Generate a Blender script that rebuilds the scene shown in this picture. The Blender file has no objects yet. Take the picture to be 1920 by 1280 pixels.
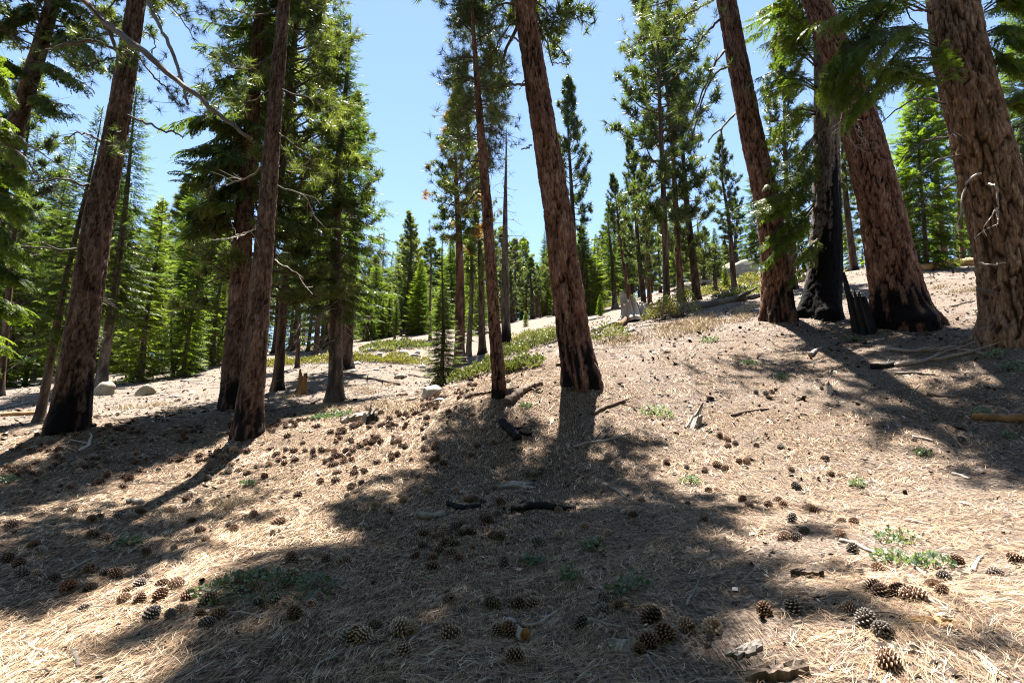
import bpy, math, random
import numpy as np
from mathutils import Vector, Matrix

random.seed(11)
rng = np.random.default_rng(11)
S = bpy.context.scene
COL = S.collection

# ------------------------------------------------------------------ camera, sky, sun, exposure
F_PX = 1920 * 20.0 / 36.0            # focal length in pixels of the 1920 px wide picture
PITCH = math.radians(11.0)
EYE = 1.5
cam_d = bpy.data.cameras.new('camera'); cam_d.lens = 20.0; cam_d.sensor_width = 36.0
cam_d.clip_start = 0.05; cam_d.clip_end = 2000
cam = bpy.data.objects.new('camera', cam_d); COL.objects.link(cam)
cam.location = (0, 0, EYE); cam.rotation_euler = (math.pi / 2 + PITCH, 0, 0)
S.camera = cam

SUN_AZ, SUN_EL = math.radians(-4.0), math.radians(71.0)   # ahead of the camera, high
world = bpy.data.worlds.new('World'); S.world = world; world.use_nodes = True
wn = world.node_tree.nodes; wl = world.node_tree.links
for n in list(wn): wn.remove(n)
sky = wn.new('ShaderNodeTexSky'); sky.sky_type = 'NISHITA'; sky.sun_disc = False
sky.sun_elevation = SUN_EL; sky.sun_rotation = SUN_AZ
sky.altitude = 2000; sky.air_density = 1.2; sky.dust_density = 0.4; sky.ozone_density = 0.5
bg = wn.new('ShaderNodeBackground'); bg.inputs['Strength'].default_value = 0.05
wo = wn.new('ShaderNodeOutputWorld')
wl.new(sky.outputs[0], bg.inputs['Color']); wl.new(bg.outputs[0], wo.inputs['Surface'])

sun_d = bpy.data.lights.new('sun', 'SUN'); sun_d.energy = 5.0; sun_d.angle = math.radians(0.53)
sun_d.color = (1.0, 0.95, 0.88)
sun = bpy.data.objects.new('sun', sun_d); COL.objects.link(sun)
SUNV = Vector((math.sin(SUN_AZ) * math.cos(SUN_EL), math.cos(SUN_AZ) * math.cos(SUN_EL), math.sin(SUN_EL)))
sun.rotation_euler = SUNV.to_track_quat('Z', 'Y').to_euler(); sun.location = (0, 0, 60)

S.render.engine = 'CYCLES'
S.view_settings.view_transform = 'Standard'; S.view_settings.look = 'None'
S.view_settings.gamma = 1.0; S.view_settings.use_curve_mapping = False
S.view_settings.exposure = 2.55
S.cycles.max_bounces = 6; S.cycles.diffuse_bounces = 3; S.cycles.glossy_bounces = 2
S.cycles.transmission_bounces = 3; S.cycles.sample_clamp_indirect = 6.0
S.cycles.filter_width = 1.1; S.cycles.use_denoising = True; S.cycles.denoising_prefilter = 'NONE'
S.cycles.caustics_reflective = False; S.cycles.caustics_refractive = False

# ------------------------------------------------------------------ noise helpers
def _hash(ix, iy, iz, seed):
    h = (ix * 374761393 + iy * 668265263 + iz * 2147483647 + seed * 1274126177) & 0xFFFFFFFF
    h = ((h ^ (h >> 13)) * 1274126177) & 0xFFFFFFFF
    h = ((h ^ (h >> 16)) * 2246822519) & 0xFFFFFFFF
    return ((h ^ (h >> 15)) & 0xFFFFFF) / float(0xFFFFFF)

def vnoise(x, y, z=0.0, seed=0):
    x = np.asarray(x, float); y = np.asarray(y, float) + 0 * x
    if np.ndim(z) == 0:
        xi = np.floor(x).astype(np.int64); yi = np.floor(y).astype(np.int64); fx, fy = x - xi, y - yi; fx = fx * fx * (3 - 2 * fx); fy = fy * fy * (3 - 2 * fy)
        a, b, c, d = (_hash(xi + p, yi + q, 0, seed) for p, q in ((0, 0), (1, 0), (0, 1), (1, 1)))
        return ((a + (b - a) * fx) * (1 - fy) + (c + (d - c) * fx) * fy) * 2 - 1
    z = np.asarray(z, float) + 0 * x
    xi = np.floor(x).astype(np.int64); yi = np.floor(y).astype(np.int64); zi = np.floor(z).astype(np.int64)
    fx, fy, fz = x - xi, y - yi, z - zi
    fx = fx * fx * (3 - 2 * fx); fy = fy * fy * (3 - 2 * fy); fz = fz * fz * (3 - 2 * fz)
    r = 0
    for dz in (0, 1):
        wz = fz if dz else 1 - fz
        for dy in (0, 1):
            wy = fy if dy else 1 - fy
            for dx in (0, 1):
                wx = fx if dx else 1 - fx
                r = r + wx * wy * wz * _hash(xi + dx, yi + dy, zi + dz, seed)
    return r * 2 - 1

def fbm(x, y, z=0.0, seed=0, o=3):
    r, a, f = 0, 1.0, 1.0
    for k in range(o):
        r = r + a * vnoise(np.asarray(x) * f, np.asarray(y) * f, z * f, seed + k); a *= .5; f *= 2.03
    return r

def sstep(a, b, x):
    t = np.clip((x - a) / (b - a), 0, 1); return t * t * (3 - 2 * t)

# ------------------------------------------------------------------ picture ray -> place
CP, SP = math.cos(PITCH), math.sin(PITCH)
def ray(px, py):
    u = (px - 960) / F_PX; v = (640 - py) / F_PX
    return np.array([u, CP - v * SP, SP + v * CP])
def at(px, py, D):
    """the point D metres ahead (ground distance along +Y) seen at that pixel"""
    r = ray(px, py); return np.array([0, 0, EYE]) + r * (D / r[1])
def depth_of(p):
    return p[1] * CP + (p[2] - EYE) * SP
def slim(p):
    """an upright round trunk off to the side shows wider than it is"""
    d = depth_of(p); return d / math.hypot(d, p[0])

# ------------------------------------------------------------------ terrain
CTRL = [ # pixel x, pixel y, distance ahead
 (960,1280,2.9),(0,1280,3.3),(1920,1280,2.5),(480,1280,3.1),(1440,1280,2.7),
 (960,1000,5.4),(0,1000,5.9),(480,1000,5.7),(1440,1000,5.0),(1900,1045,4.0),
 (1920,860,6.6),(1600,860,7.2),(1300,860,7.6),(960,860,7.8),(0,900,7.7),(650,860,8.3),
 (125,822,9.8),(465,832,9.3),(700,790,9.5),(1091,722,9.8),(938,748,9.5),(800,750,10.6),
 (1910,665,9.5),(1690,628,12.5),(1540,610,14.2),(1460,608,14.0),(1350,660,11.8),(1200,690,10.8),
 (440,775,12.5),(628,752,15.0),(645,690,20.5),(805,733,14.0),(862,690,23),(905,658,27),(950,665,24),
 (700,650,30),(760,632,36),(900,612,45),(270,732,19),(190,725,19.5),(0,790,14),(0,722,26),(350,710,23),
 (240,700,27),(560,690,22),(1195,597,23),(1040,640,22),(1120,600,24),(1280,562,25),(1300,570,26.5),(1380,550,32),
 (1400,512,55),(1830,505,22),(1510,535,22),(1600,503,28),(1750,520,20),(1420,570,21),(1050,590,50),(600,650,32),(1000,692,11),(1050,655,12.8),(1130,622,17),(1250,600,19),(1350,588,19),
]
XYZ = [ # places out of the picture
 (0,0,0),(0,-6,-.9),(-10,-6,-2.0),(10,-6,.6),(-30,-20,-6),(30,-20,2.5),(-15,3,-.2),(13,4,2.6),(22,10,5.8),(-30,8,.8),
 (45,45,16),(70,80,19),(40,100,20),(0,90,17.5),(-40,60,9),(-80,60,6),(-60,110,12),(0,130,20),(90,20,14),(-90,0,-3),
 (100,130,21),(-100,140,13),(20,70,18.5),(28,30,11.0),(0,-80,-9),(80,-60,3),(-80,-60,-12)]
_P = [at(*c) for c in CTRL] + [np.array(p, float) for p in XYZ]
_P = np.array(_P); _PX, _PZ = _P[:, :2], _P[:, 2]
def _tpsk(d2): return 0.5 * d2 * np.log(d2 + 1e-9)
def _tps_fit():
    n = len(_PX); d2 = ((_PX[:, None] - _PX[None]) ** 2).sum(-1)
    r = np.hypot(_PX[:, 0], _PX[:, 1])
    K = _tpsk(d2) + np.diag(.25 + .05 * r)
    Q = np.c_[np.ones(n), _PX]; A = np.block([[K, Q], [Q.T, np.zeros((3, 3))]])
    return np.linalg.solve(A, np.r_[_PZ, np.zeros(3)])
_W = _tps_fit()
MOUND = [(at(x, y, D)[0], D, r, h) for x, y, D, r, h in ((124, 826, 9.8, .75, .16), (463, 834, 9.3, .5, .11), (1091, 724, 9.8, .6, .13), (938, 750, 9.5, .35, .07), (1461, 608, 14, .8, .16), (1540, 612, 14.2, .9, .18), (1697, 630, 12.5, 1.1, .2), (1915, 660, 9.8, 1.3, .22), (432, 778, 12.5, .6, .12))]
def H(x, y, detail=True):
    x = np.asarray(x, float); y = np.asarray(y, float); sh = np.broadcast(x, y).shape
    x = np.broadcast_to(x, sh).ravel(); y = np.broadcast_to(y, sh).ravel()
    r = np.hypot(x, y) + 1e-6; k = np.where(r > 120, (120 + (r - 120) * .1) / r, 1.0)
    xs, ys = x * k, y * k
    z = np.full(len(x), _W[-3]) + _W[-2] * xs + _W[-1] * ys
    if len(x) < 3000:
        z += _tpsk((xs[:, None] - _PX[None, :, 0]) ** 2 + (ys[:, None] - _PX[None, :, 1]) ** 2) @ _W[:-3]
    else:
        for i in range(len(_PX)): z += _W[i] * _tpsk((xs - _PX[i, 0]) ** 2 + (ys - _PX[i, 1]) ** 2)
    if detail:
        z += .04 * fbm(x * .55, y * .55, 0, 3, 3) + .016 * fbm(x * 3.1, y * 3.1, 0, 8, 3)
        for mx, my, mr, mh in MOUND: z += mh * np.exp(-((x - mx) ** 2 + (y - my) ** 2) / mr ** 2)
        z += sstep(14, 60, r) * .25 * fbm(x * .12, y * .12, 0, 5, 2)
    return z.reshape(sh)
def Hs(x, y): return float(H(np.array([x]), np.array([y]))[0])
_TT = np.r_[np.arange(1.5, 14, .04), np.arange(14, 40, .12), np.arange(40, 160, .5)]
def gpx(px, py):
    """where the view ray of a pixel meets the ground"""
    r = ray(px, py); r = r / r[1]
    p = r[None] * _TT[:, None] + np.array([0, 0, EYE])
    gap = p[:, 2] - H(p[:, 0], p[:, 1]); below = gap < 0
    i = int(np.argmax(below)) if below.any() else int(np.argmin(gap + (_TT > 60) * 99)); t = _TT[i] if i == 0 else .5 * (_TT[i] + _TT[i - 1])
    q = r * t; return np.array([q[0], q[1], Hs(q[0], q[1])])
def gnormal(x, y):
    e = .08; h = H(np.array([x + e, x - e, x, x]), np.array([y, y, y + e, y - e])); return Vector((-(h[0] - h[1]) / (2 * e), -(h[2] - h[3]) / (2 * e), 1)).normalized()

# ------------------------------------------------------------------ materials
def newmat(name):
    m = bpy.data.materials.new(name); m.use_nodes = True; nt = m.node_tree
    for n in list(nt.nodes): nt.nodes.remove(n)
    out = nt.nodes.new('ShaderNodeOutputMaterial'); return m, nt, out
def N(nt, t, **kw):
    n = nt.nodes.new(t)
    for k, v in kw.items():
        if k.startswith('i_'): n.inputs[k[2:].replace('_', ' ')].default_value = v
        else: setattr(n, k, v)
    return n
def noise(nt, vec, scale, detail=3, rough=.55):
    n = N(nt, 'ShaderNodeTexNoise', i_Scale=scale, i_Detail=detail, i_Roughness=rough); nt.links.new(vec, n.inputs['Vector']); return n.outputs['Fac']
def ramp(nt, fac, stops):
    r = N(nt, 'ShaderNodeValToRGB'); nt.links.new(fac, r.inputs['Fac']); e = r.color_ramp.elements
    while len(e) < len(stops): e.new(.5)
    for i, (p, c) in enumerate(stops): e[i].position = p; e[i].color = (*c, 1) if len(c) == 3 else c
    return r.outputs['Color']
def mixc(nt, fac, a, b, mode='MIX'):
    m = N(nt, 'ShaderNodeMix', data_type='RGBA', blend_type=mode)
    for sock, v in ((m.inputs[0], fac), (m.inputs[6], a), (m.inputs[7], b)):
        if isinstance(v, (int, float)): sock.default_value = v
        elif isinstance(v, tuple): sock.default_value = (*v, 1)
        else: nt.links.new(v, sock)
    return m.outputs[2]
def math2(nt, op, a, b=0.0, clamp=False):
    m = N(nt, 'ShaderNodeMath', operation=op); m.use_clamp = clamp
    for i, v in enumerate((a, b)):
        if isinstance(v, (int, float)): m.inputs[i].default_value = v
        else: nt.links.new(v, m.inputs[i])
    return m.outputs[0]
def bump(nt, h, strength, dist):
    b = N(nt, 'ShaderNodeBump', i_Strength=strength, i_Distance=dist); nt.links.new(h, b.inputs['Height']); return b.outputs['Normal']
def principled(nt, out, col, rough=.9, normal=None, spec=.25):
    p = N(nt, 'ShaderNodeBsdfPrincipled'); p.inputs['Roughness'].default_value = rough; p.inputs['Specular IOR Level'].default_value = spec
    if isinstance(col, tuple): p.inputs['Base Color'].default_value = (*col, 1)
    else: nt.links.new(col, p.inputs['Base Color'])
    if normal is not None: nt.links.new(normal, p.inputs['Normal'])
    nt.links.new(p.outputs[0], out.inputs['Surface']); return p
def attr(nt, name): return N(nt, 'ShaderNodeAttribute', attribute_name=name)
def objrand(nt): return N(nt, 'ShaderNodeObjectInfo').outputs['Random']
def objco(nt): return N(nt, 'ShaderNodeTexCoord').outputs['Object']
def mapping(nt, vec, scale, rot=(0, 0, 0)):
    m = N(nt, 'ShaderNodeMapping'); m.inputs['Scale'].default_value = scale; m.inputs['Rotation'].default_value = rot
    nt.links.new(vec, m.inputs['Vector']); return m.outputs[0]

def mat_ground():
    m, nt, out = newmat('forest_floor'); co = objco(nt)
    big = noise(nt, co, .35, 3); mid = noise(nt, co, 2.2, 4, .6); fine = noise(nt, co, 34, 6, .8)
    fib = []
    for k, a in enumerate((0.3, 1.25, 2.3)):
        fib.append(noise(nt, mapping(nt, co, (150, 9, 40), (0, 0, a)), 1.0, 3, .6))
    f = math2(nt, 'MAXIMUM', math2(nt, 'MAXIMUM', fib[0], fib[1]), fib[2])
    soil = ramp(nt, fine, [(.40, (.014, .011, .010)), (.50, (.125, .098, .08)), (.62, (.34, .28, .235))])
    straw = ramp(nt, f, [(.54, (.030, .020, .014)), (.63, (.23, .158, .102)), (.73, (.54, .42, .305))])
    at_ = attr(nt, 'zone'); sep = N(nt, 'ShaderNodeSeparateColor'); nt.links.new(at_.outputs['Color'], sep.inputs[0])
    k = math2(nt, 'ADD', math2(nt, 'MULTIPLY', mid, .9), math2(nt, 'MULTIPLY', big, .5))
    k = math2(nt, 'ADD', k, math2(nt, 'SUBTRACT', sep.outputs[0], .95))
    k = ramp(nt, k, [(.0, (0, 0, 0)), (.45, (1, 1, 1))])
    c = mixc(nt, k, soil, straw)
    pale = mixc(nt, sep.outputs[1], c, ramp(nt, fine, [(.38, (.035, .028, .022)), (.5, (.14, .112, .088)), (.62, (.27, .222, .18))]))
    c = mixc(nt, math2(nt, 'MULTIPLY', mid, .35), pale, (.10, .075, .055), 'MULTIPLY') if False else pale
    h = math2(nt, 'ADD', math2(nt, 'MULTIPLY', f, .6), fine)
    principled(nt, out, c, .95, bump(nt, h, .9, .02), .1); return m

def mat_attr(name, stops, rough=.85, attrname='tint', nscale=0, spec=.2, objvar=0.0):
    """colour ramp driven by a per-vertex value"""
    m, nt, out = newmat(name); a = attr(nt, attrname).outputs['Fac']
    if objvar: a = math2(nt, 'ADD', a, math2(nt, 'MULTIPLY', math2(nt, 'SUBTRACT', objrand(nt), .5), objvar), True)
    c = ramp(nt, a, stops); nor = None
    if nscale:
        nz = noise(nt, objco(nt), nscale, 4, .6)
        c = mixc(nt, .55, c, ramp(nt, nz, [(.3, (.45, .45, .45)), (.7, (1.3, 1.3, 1.3))]), 'MULTIPLY'); nor = bump(nt, nz, .6, .01)
    principled(nt, out, c, rough, nor, spec); return m

def mat_bark(name, plate, furrow, fine=38, var=.35):
    m, nt, out = newmat(name); a = attr(nt, 'bark'); sep = N(nt, 'ShaderNodeSeparateColor'); nt.links.new(a.outputs['Color'], sep.inputs[0])
    co = objco(nt)
    nz = noise(nt, mapping(nt, co, (1, 1, .22)), fine, 5, .65); n2 = noise(nt, co, 1.7, 3)
    pc = ramp(nt, sep.outputs[0], [(0, plate[0]), (.5, plate[1]), (1, plate[2])])
    pc = mixc(nt, .75, pc, ramp(nt, nz, [(.36, (.35, .33, .32)), (.5, (1, 1, 1)), (.64, (1.75, 1.75, 1.78))]), 'MULTIPLY')
    pc = mixc(nt, .25, pc, ramp(nt, n2, [(.3, (.62, .6, .6)), (.7, (1.25, 1.2, 1.15))]), 'MULTIPLY')
    c = mixc(nt, sep.outputs[1], furrow, pc)
    ch = mixc(nt, nz, (.003, .003, .003), (.013, .012, .012))
    c = mixc(nt, sep.outputs[2], c, ch)
    principled(nt, out, c, .88, bump(nt, nz, 1.0, .018), .08); return m

def mat_needle(name, c0, c1, trans=.42, var=.5, brown=None, spec=.3, rough=.45):
    m, nt, out = newmat(name); co = objco(nt)
    k = math2(nt, 'ADD', math2(nt, 'MULTIPLY', noise(nt, co, 1.3, 2), 1 - var * .5), math2(nt, 'MULTIPLY', math2(nt, 'SUBTRACT', objrand(nt), .5), var))
    c = ramp(nt, k, [(.25, c0), (.75, c1)])
    if brown is not None:
        c = mixc(nt, ramp(nt, noise(nt, co, .55, 2), [(.5, (0, 0, 0)), (.62, (1, 1, 1))]), c, brown)
    p = N(nt, 'ShaderNodeBsdfPrincipled'); p.inputs['Roughness'].default_value = rough; p.inputs['Specular IOR Level'].default_value = spec
    nt.links.new(c, p.inputs['Base Color'])
    t = N(nt, 'ShaderNodeBsdfTranslucent')
    tc = mixc(nt, 1.0, c, (1.45, 1.5, .5), 'MULTIPLY'); nt.links.new(tc, t.inputs['Color'])
    mx = N(nt, 'ShaderNodeMixShader'); mx.inputs[0].default_value = trans
    nt.links.new(p.outputs[0], mx.inputs[1]); nt.links.new(t.outputs[0], mx.inputs[2]); nt.links.new(mx.outputs[0], out.inputs['Surface']); return m

def mat_rock(name, a, b):
    m, nt, out = newmat(name); co = objco(nt)
    n1 = noise(nt, co, 2.6, 5, .65); n2 = noise(nt, co, 24, 4, .7)
    c = mixc(nt, .6, ramp(nt, n1, [(.3, a), (.65, b)]), ramp(nt, n2, [(.3, (.5, .49, .47)), (.7, (1.3, 1.3, 1.3))]), 'MULTIPLY')
    principled(nt, out, c, .9, bump(nt, n2, .7, .03), .2); return m

M = {}
M['ground'] = mat_ground()
M['pine_bark'] = mat_bark('pine_bark', ((.055, .034, .025), (.10, .064, .047), (.20, .138, .105)), (.014, .009, .007))
M['red_bark'] = mat_bark('red_pine_bark', ((.085, .043, .029), (.158, .082, .055), (.265, .168, .12)), (.013, .008, .006))
M['old_bark'] = mat_bark('old_fir_bark', ((.095, .058, .036), (.18, .113, .072), (.30, .21, .145)), (.026, .014, .008), 30)
M['fir_bark'] = mat_bark('grey_fir_bark', ((.085, .066, .054), (.14, .112, .092), (.21, .175, .15)), (.026, .02, .016))
M['dead_wood'] = mat_attr('weathered_wood', [(0, (.035, .028, .023)), (.5, (.115, .096, .08)), (1, (.34, .30, .26))], .85, nscale=40, objvar=.3)
M['limb'] = mat_attr('limb_bark', [(0, (.035, .025, .019)), (.5, (.10, .072, .054)), (1, (.21, .165, .13))], .9, nscale=30)
M['white_wood'] = mat_attr('bleached_wood', [(0, (.10, .082, .065)), (.5, (.27, .23, .19)), (1, (.56, .51, .45))], .8, nscale=36)
M['rot_wood'] = mat_attr('rotten_wood', [(0, (.05, .027, .012)), (.5, (.23, .13, .058)), (1, (.42, .27, .13))], .9, nscale=45)
M['char_wood'] = mat_attr('charred_wood', [(0, (.005, .005, .005)), (.75, (.013, .012, .012)), (1, (.10, .08, .06))], .75, nscale=40)
M['cut_face'] = mat_attr('sawn_wood', [(0, (.25, .11, .035)), (1, (.45, .23, .08))], .8, nscale=60)
M['pine'] = mat_needle('pine_needles', (.052, .075, .022), (.135, .160, .048), .5, spec=.7, rough=.36)
M['pine_brown'] = mat_needle('browning_pine_needles', (.035, .066, .02), (.085, .125, .034), brown=(.24, .13, .05))
M['fir'] = mat_needle('fir_needles', (.040, .066, .017), (.095, .135, .032), .48)
M['fir_light'] = mat_needle('young_fir_needles', (.075, .115, .02), (.16, .20, .045), .56, spec=.12)
M['shrub'] = mat_needle('shrub_leaves', (.10, .115, .045), (.20, .205, .10), .28)
M['manzanita'] = mat_needle('manzanita_leaves', (.12, .125, .035), (.27, .24, .09), .25)
M['redshrub'] = mat_needle('turning_shrub_leaves', (.12, .13, .04), (.27, .15, .07), .3)
M['herb'] = mat_needle('herb_leaves', (.095, .145, .10), (.21, .27, .19), .25, spec=.4)
M['straw'] = mat_attr('dry_grass', [(0, (.24, .18, .11)), (1, (.56, .46, .31))], .8)
M['litter'] = mat_attr('fallen_needles', [(0, (.045, .032, .025)), (.35, (.165, .094, .050)), (.7, (.43, .285, .165)), (1, (.72, .59, .44))], .75, spec=.3)
M['chips'] = mat_attr('bark_chip', [(0, (.018, .013, .010)), (.25, (.075, .052, .038)), (.6, (.24, .18, .135)), (1, (.60, .54, .47))], .9)
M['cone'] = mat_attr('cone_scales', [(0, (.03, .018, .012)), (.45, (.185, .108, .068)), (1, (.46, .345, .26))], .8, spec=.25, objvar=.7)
M['cone_grey'] = mat_attr('old_cone_scales', [(0, (.030, .024, .020)), (.45, (.13, .105, .088)), (1, (.36, .32, .28))], .85, spec=.2, objvar=.5)
M['rock'] = mat_rock('granite', (.24, .225, .20), (.50, .475, .43))
M['tan_rock'] = mat_rock('tan_granite', (.17, .15, .115), (.36, .32, .255))

# ------------------------------------------------------------------ mesh building
class MB:
    """collects triangles and quads with a per-vertex value and a material slot"""
    def __init__(s): s.V, s.T, s.Q, s.C, s.mt, s.mq, s.n = [], [], [], [], [], [], 0
    def add(s, V, T=None, Q=None, c=.5, m=0):
        V = np.asarray(V, float).reshape(-1, 3); k = len(V)
        if T is not None and len(T): T = np.asarray(T, np.int64).reshape(-1, 3); s.T.append(T + s.n); s.mt.append(np.full(len(T), m))
        if Q is not None and len(Q): Q = np.asarray(Q, np.int64).reshape(-1, 4); s.Q.append(Q + s.n); s.mq.append(np.full(len(Q), m))
        c = np.asarray(c, float)
        if c.ndim == 0: c = np.full(k, float(c))
        s.V.append(V); s.C.append(c); s.n += k
    def mesh(s, name, mats, smooth=True, attrname='tint', flatslots=()):
        V = np.concatenate(s.V); T = np.concatenate(s.T) if s.T else np.zeros((0, 3), int); Q = np.concatenate(s.Q) if s.Q else np.zeros((0, 4), int)
        me = bpy.data.meshes.new(name); me.vertices.add(len(V)); me.vertices.foreach_set('co', V.astype(np.float32).ravel())
        loops = np.r_[T.ravel(), Q.ravel()].astype(np.int32)
        me.loops.add(len(loops)); me.loops.foreach_set('vertex_index', loops)
        me.polygons.add(len(T) + len(Q))
        st = np.r_[np.arange(len(T)) * 3, len(T) * 3 + np.arange(len(Q)) * 4].astype(np.int32)
        me.polygons.foreach_set('loop_start', st)
        mi = np.r_[np.concatenate(s.mt) if s.mt else [], np.concatenate(s.mq) if s.mq else []].astype(np.int32)
        me.polygons.foreach_set('material_index', mi)
        sm = np.full(len(mi), bool(smooth))
        for f in flatslots: sm[mi == f] = False
        me.polygons.foreach_set('use_smooth', sm)
        C = np.concatenate(s.C)
        if C.ndim == 1:
            a = me.attributes.new(attrname, 'FLOAT', 'POINT'); a.data.foreach_set('value', C.astype(np.float32))
        else:
            a = me.attributes.new(attrname, 'FLOAT_COLOR', 'POINT'); a.data.foreach_set('color', np.c_[C, np.ones(len(C))].astype(np.float32).ravel())
        for m in (mats if isinstance(mats, (list, tuple)) else [mats]): me.materials.append(m)
        me.update(calc_edges=True); me.validate(); return me

def link(name, data, parent=None, loc=None):
    o = bpy.data.objects.new(name, data); COL.objects.link(o)
    if parent is not None: o.parent = parent
    if loc is not None: o.location = tuple(loc)
    return o
def tag(o, label, cat, group=None, kind=None):
    if label: o['label'] = label
    if cat: o['category'] = cat
    if group: o['group'] = group
    if kind: o['kind'] = kind
    return o
def empty(name, loc): 
    o = link(name, None, None, loc); o.empty_display_size = .2; return o

def frame(t):
    ref = np.where(np.abs(t[:, 2:3]) > .85, np.array([[0, 1., 0]]), np.array([[0, 0, 1.]]))
    a = np.cross(t, ref); a /= np.linalg.norm(a, axis=1, keepdims=True) + 1e-9; b = np.cross(a, t); return a, b
def tube(mb, P, R, k=6, c=.5, m=0, cap=True, wob=0.0):
    P = np.asarray(P, float); n = len(P); R = np.broadcast_to(np.asarray(R, float), (n,))
    t = np.gradient(P, axis=0); t /= np.linalg.norm(t, axis=1, keepdims=True) + 1e-9
    a, b = frame(t); th = np.arange(k) * 2 * math.pi / k
    rr = R[:, None] * (1 + wob * rng.uniform(-1, 1, (n, k)))
    V = P[:, None] + rr[..., None] * (np.cos(th)[None, :, None] * a[:, None] + np.sin(th)[None, :, None] * b[:, None])
    V = V.reshape(-1, 3); i = np.arange(n - 1)[:, None] * k; j = np.arange(k)[None]; j2 = (j + 1) % k
    Q = np.stack([i + j, i + j2, i + k + j2, i + k + j], -1).reshape(-1, 4); T = []
    if cap:
        V = np.r_[V, P[:1], P[-1:]]; e0, e1 = n * k, n * k + 1; J = np.arange(k)
        T = np.r_[np.c_[np.full(k, e0), (J + 1) % k, J], np.c_[np.full(k, e1), (n - 1) * k + J, (n - 1) * k + (J + 1) % k]]
    cc = np.asarray(c, float)
    if cc.ndim == 1: cc = np.r_[np.repeat(cc, k), cc[:1], cc[-1:]] if cap else np.repeat(cc, k)
    elif cc.ndim == 0: cc = np.clip(cc + rng.normal(0, .12, len(V)), 0, 1)
    mb.add(V, T, Q, cc, m)
def curve(P, n):
    """smooth resampling of a polyline (Catmull-Rom)"""
    P = np.asarray(P, float)
    if len(P) < 3: return P[0] + (P[-1] - P[0]) * np.linspace(0, 1, n)[:, None]
    E = np.r_[2 * P[:1] - P[1:2], P, 2 * P[-1:] - P[-2:-1]]; u = np.linspace(0, len(P) - 1 - 1e-6, n); i = u.astype(int); f = (u - i)[:, None]
    a, b, c, d = E[i], E[i + 1], E[i + 2], E[i + 3]
    return .5 * (2 * b + (c - a) * f + (2 * a - 5 * b + 4 * c - d) * f ** 2 + (3 * b - a - 3 * c + d) * f ** 3)
def unit(v): v = np.asarray(v, float); return v / (np.linalg.norm(v, axis=-1, keepdims=True) + 1e-9)

# ------------------------------------------------------------------ ground sheet
def build_ground():
    n = 430; u = np.linspace(-1, 1, n); a, b = 2.6, math.log(2 * 420 / 2.6)
    gx = a * np.sinh(b * u); gy = a * np.sinh(b * u) + 4.5
    X, Y = np.meshgrid(gx, gy, indexing='xy'); Z = H(X, Y)
    V = np.c_[X.ravel(), Y.ravel(), Z.ravel()]; i, j = np.meshgrid(np.arange(n - 1), np.arange(n - 1), indexing='ij'); k = (i * n + j).ravel()
    Q = np.c_[k, k + 1, k + n + 1, k + n]
    # zone: red = how much straw-coloured needle cover, green = pale bare soil of the hollow beyond
    x, y = V[:, 0], V[:, 1]
    straw = .5 + .42 * sstep(1.5, -1.5, x - .25 * (y - 6)) * sstep(13, 10, y) + .12 * vnoise(x * .4, y * .4, 0, 31)
    straw = np.where(y > 11, straw - .15 * sstep(11, 14, y), straw)
    pale = sstep(10.6, 13.5, y - np.clip(x + 1, 0, 6) * 1.2) * .72 + .10 * vnoise(x * .3, y * .3, 0, 37)
    mb = MB(); mb.add(V, None, Q, np.c_[np.clip(straw, 0, 1), np.clip(pale, 0, 1), np.zeros(len(x))])
    o = link('ground', mb.mesh('ground', M['ground'], True, 'zone')); o['kind'] = 'structure'; return o
build_ground()

# ------------------------------------------------------------------ foliage builders
def tufts(mb, pos, axis, s, n, w, m=0, spread=(12, 100)):
    """bursts of long needles, one thin triangle for each needle"""
    pos = np.asarray(pos, float); axis = unit(axis); K = len(pos); s = np.broadcast_to(np.asarray(s, float), (K,))
    P = np.repeat(pos, n, 0); A = np.repeat(axis, n, 0); Sx = np.repeat(s, n)
    ph = np.radians(rng.uniform(spread[0], spread[1], K * n)); r = unit(rng.normal(size=(K * n, 3)))
    perp = unit(r - A * (r * A).sum(1, keepdims=True)); d = A * np.cos(ph)[:, None] + perp * np.sin(ph)[:, None]
    b = P - A * (rng.uniform(0, .45, K * n) * Sx)[:, None]; L = Sx * rng.uniform(.7, 1.1, K * n)
    sd = unit(np.cross(d, rng.normal(size=(K * n, 3)))) * (w * Sx * .5)[:, None]
    tip = b + d * L[:, None]; tip[:, 2] -= .06 * L
    V = np.stack([b - sd, b + sd, tip], 1).reshape(-1, 3); mb.add(V, np.arange(len(V)).reshape(-1, 3), None, .5, m)

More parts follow.
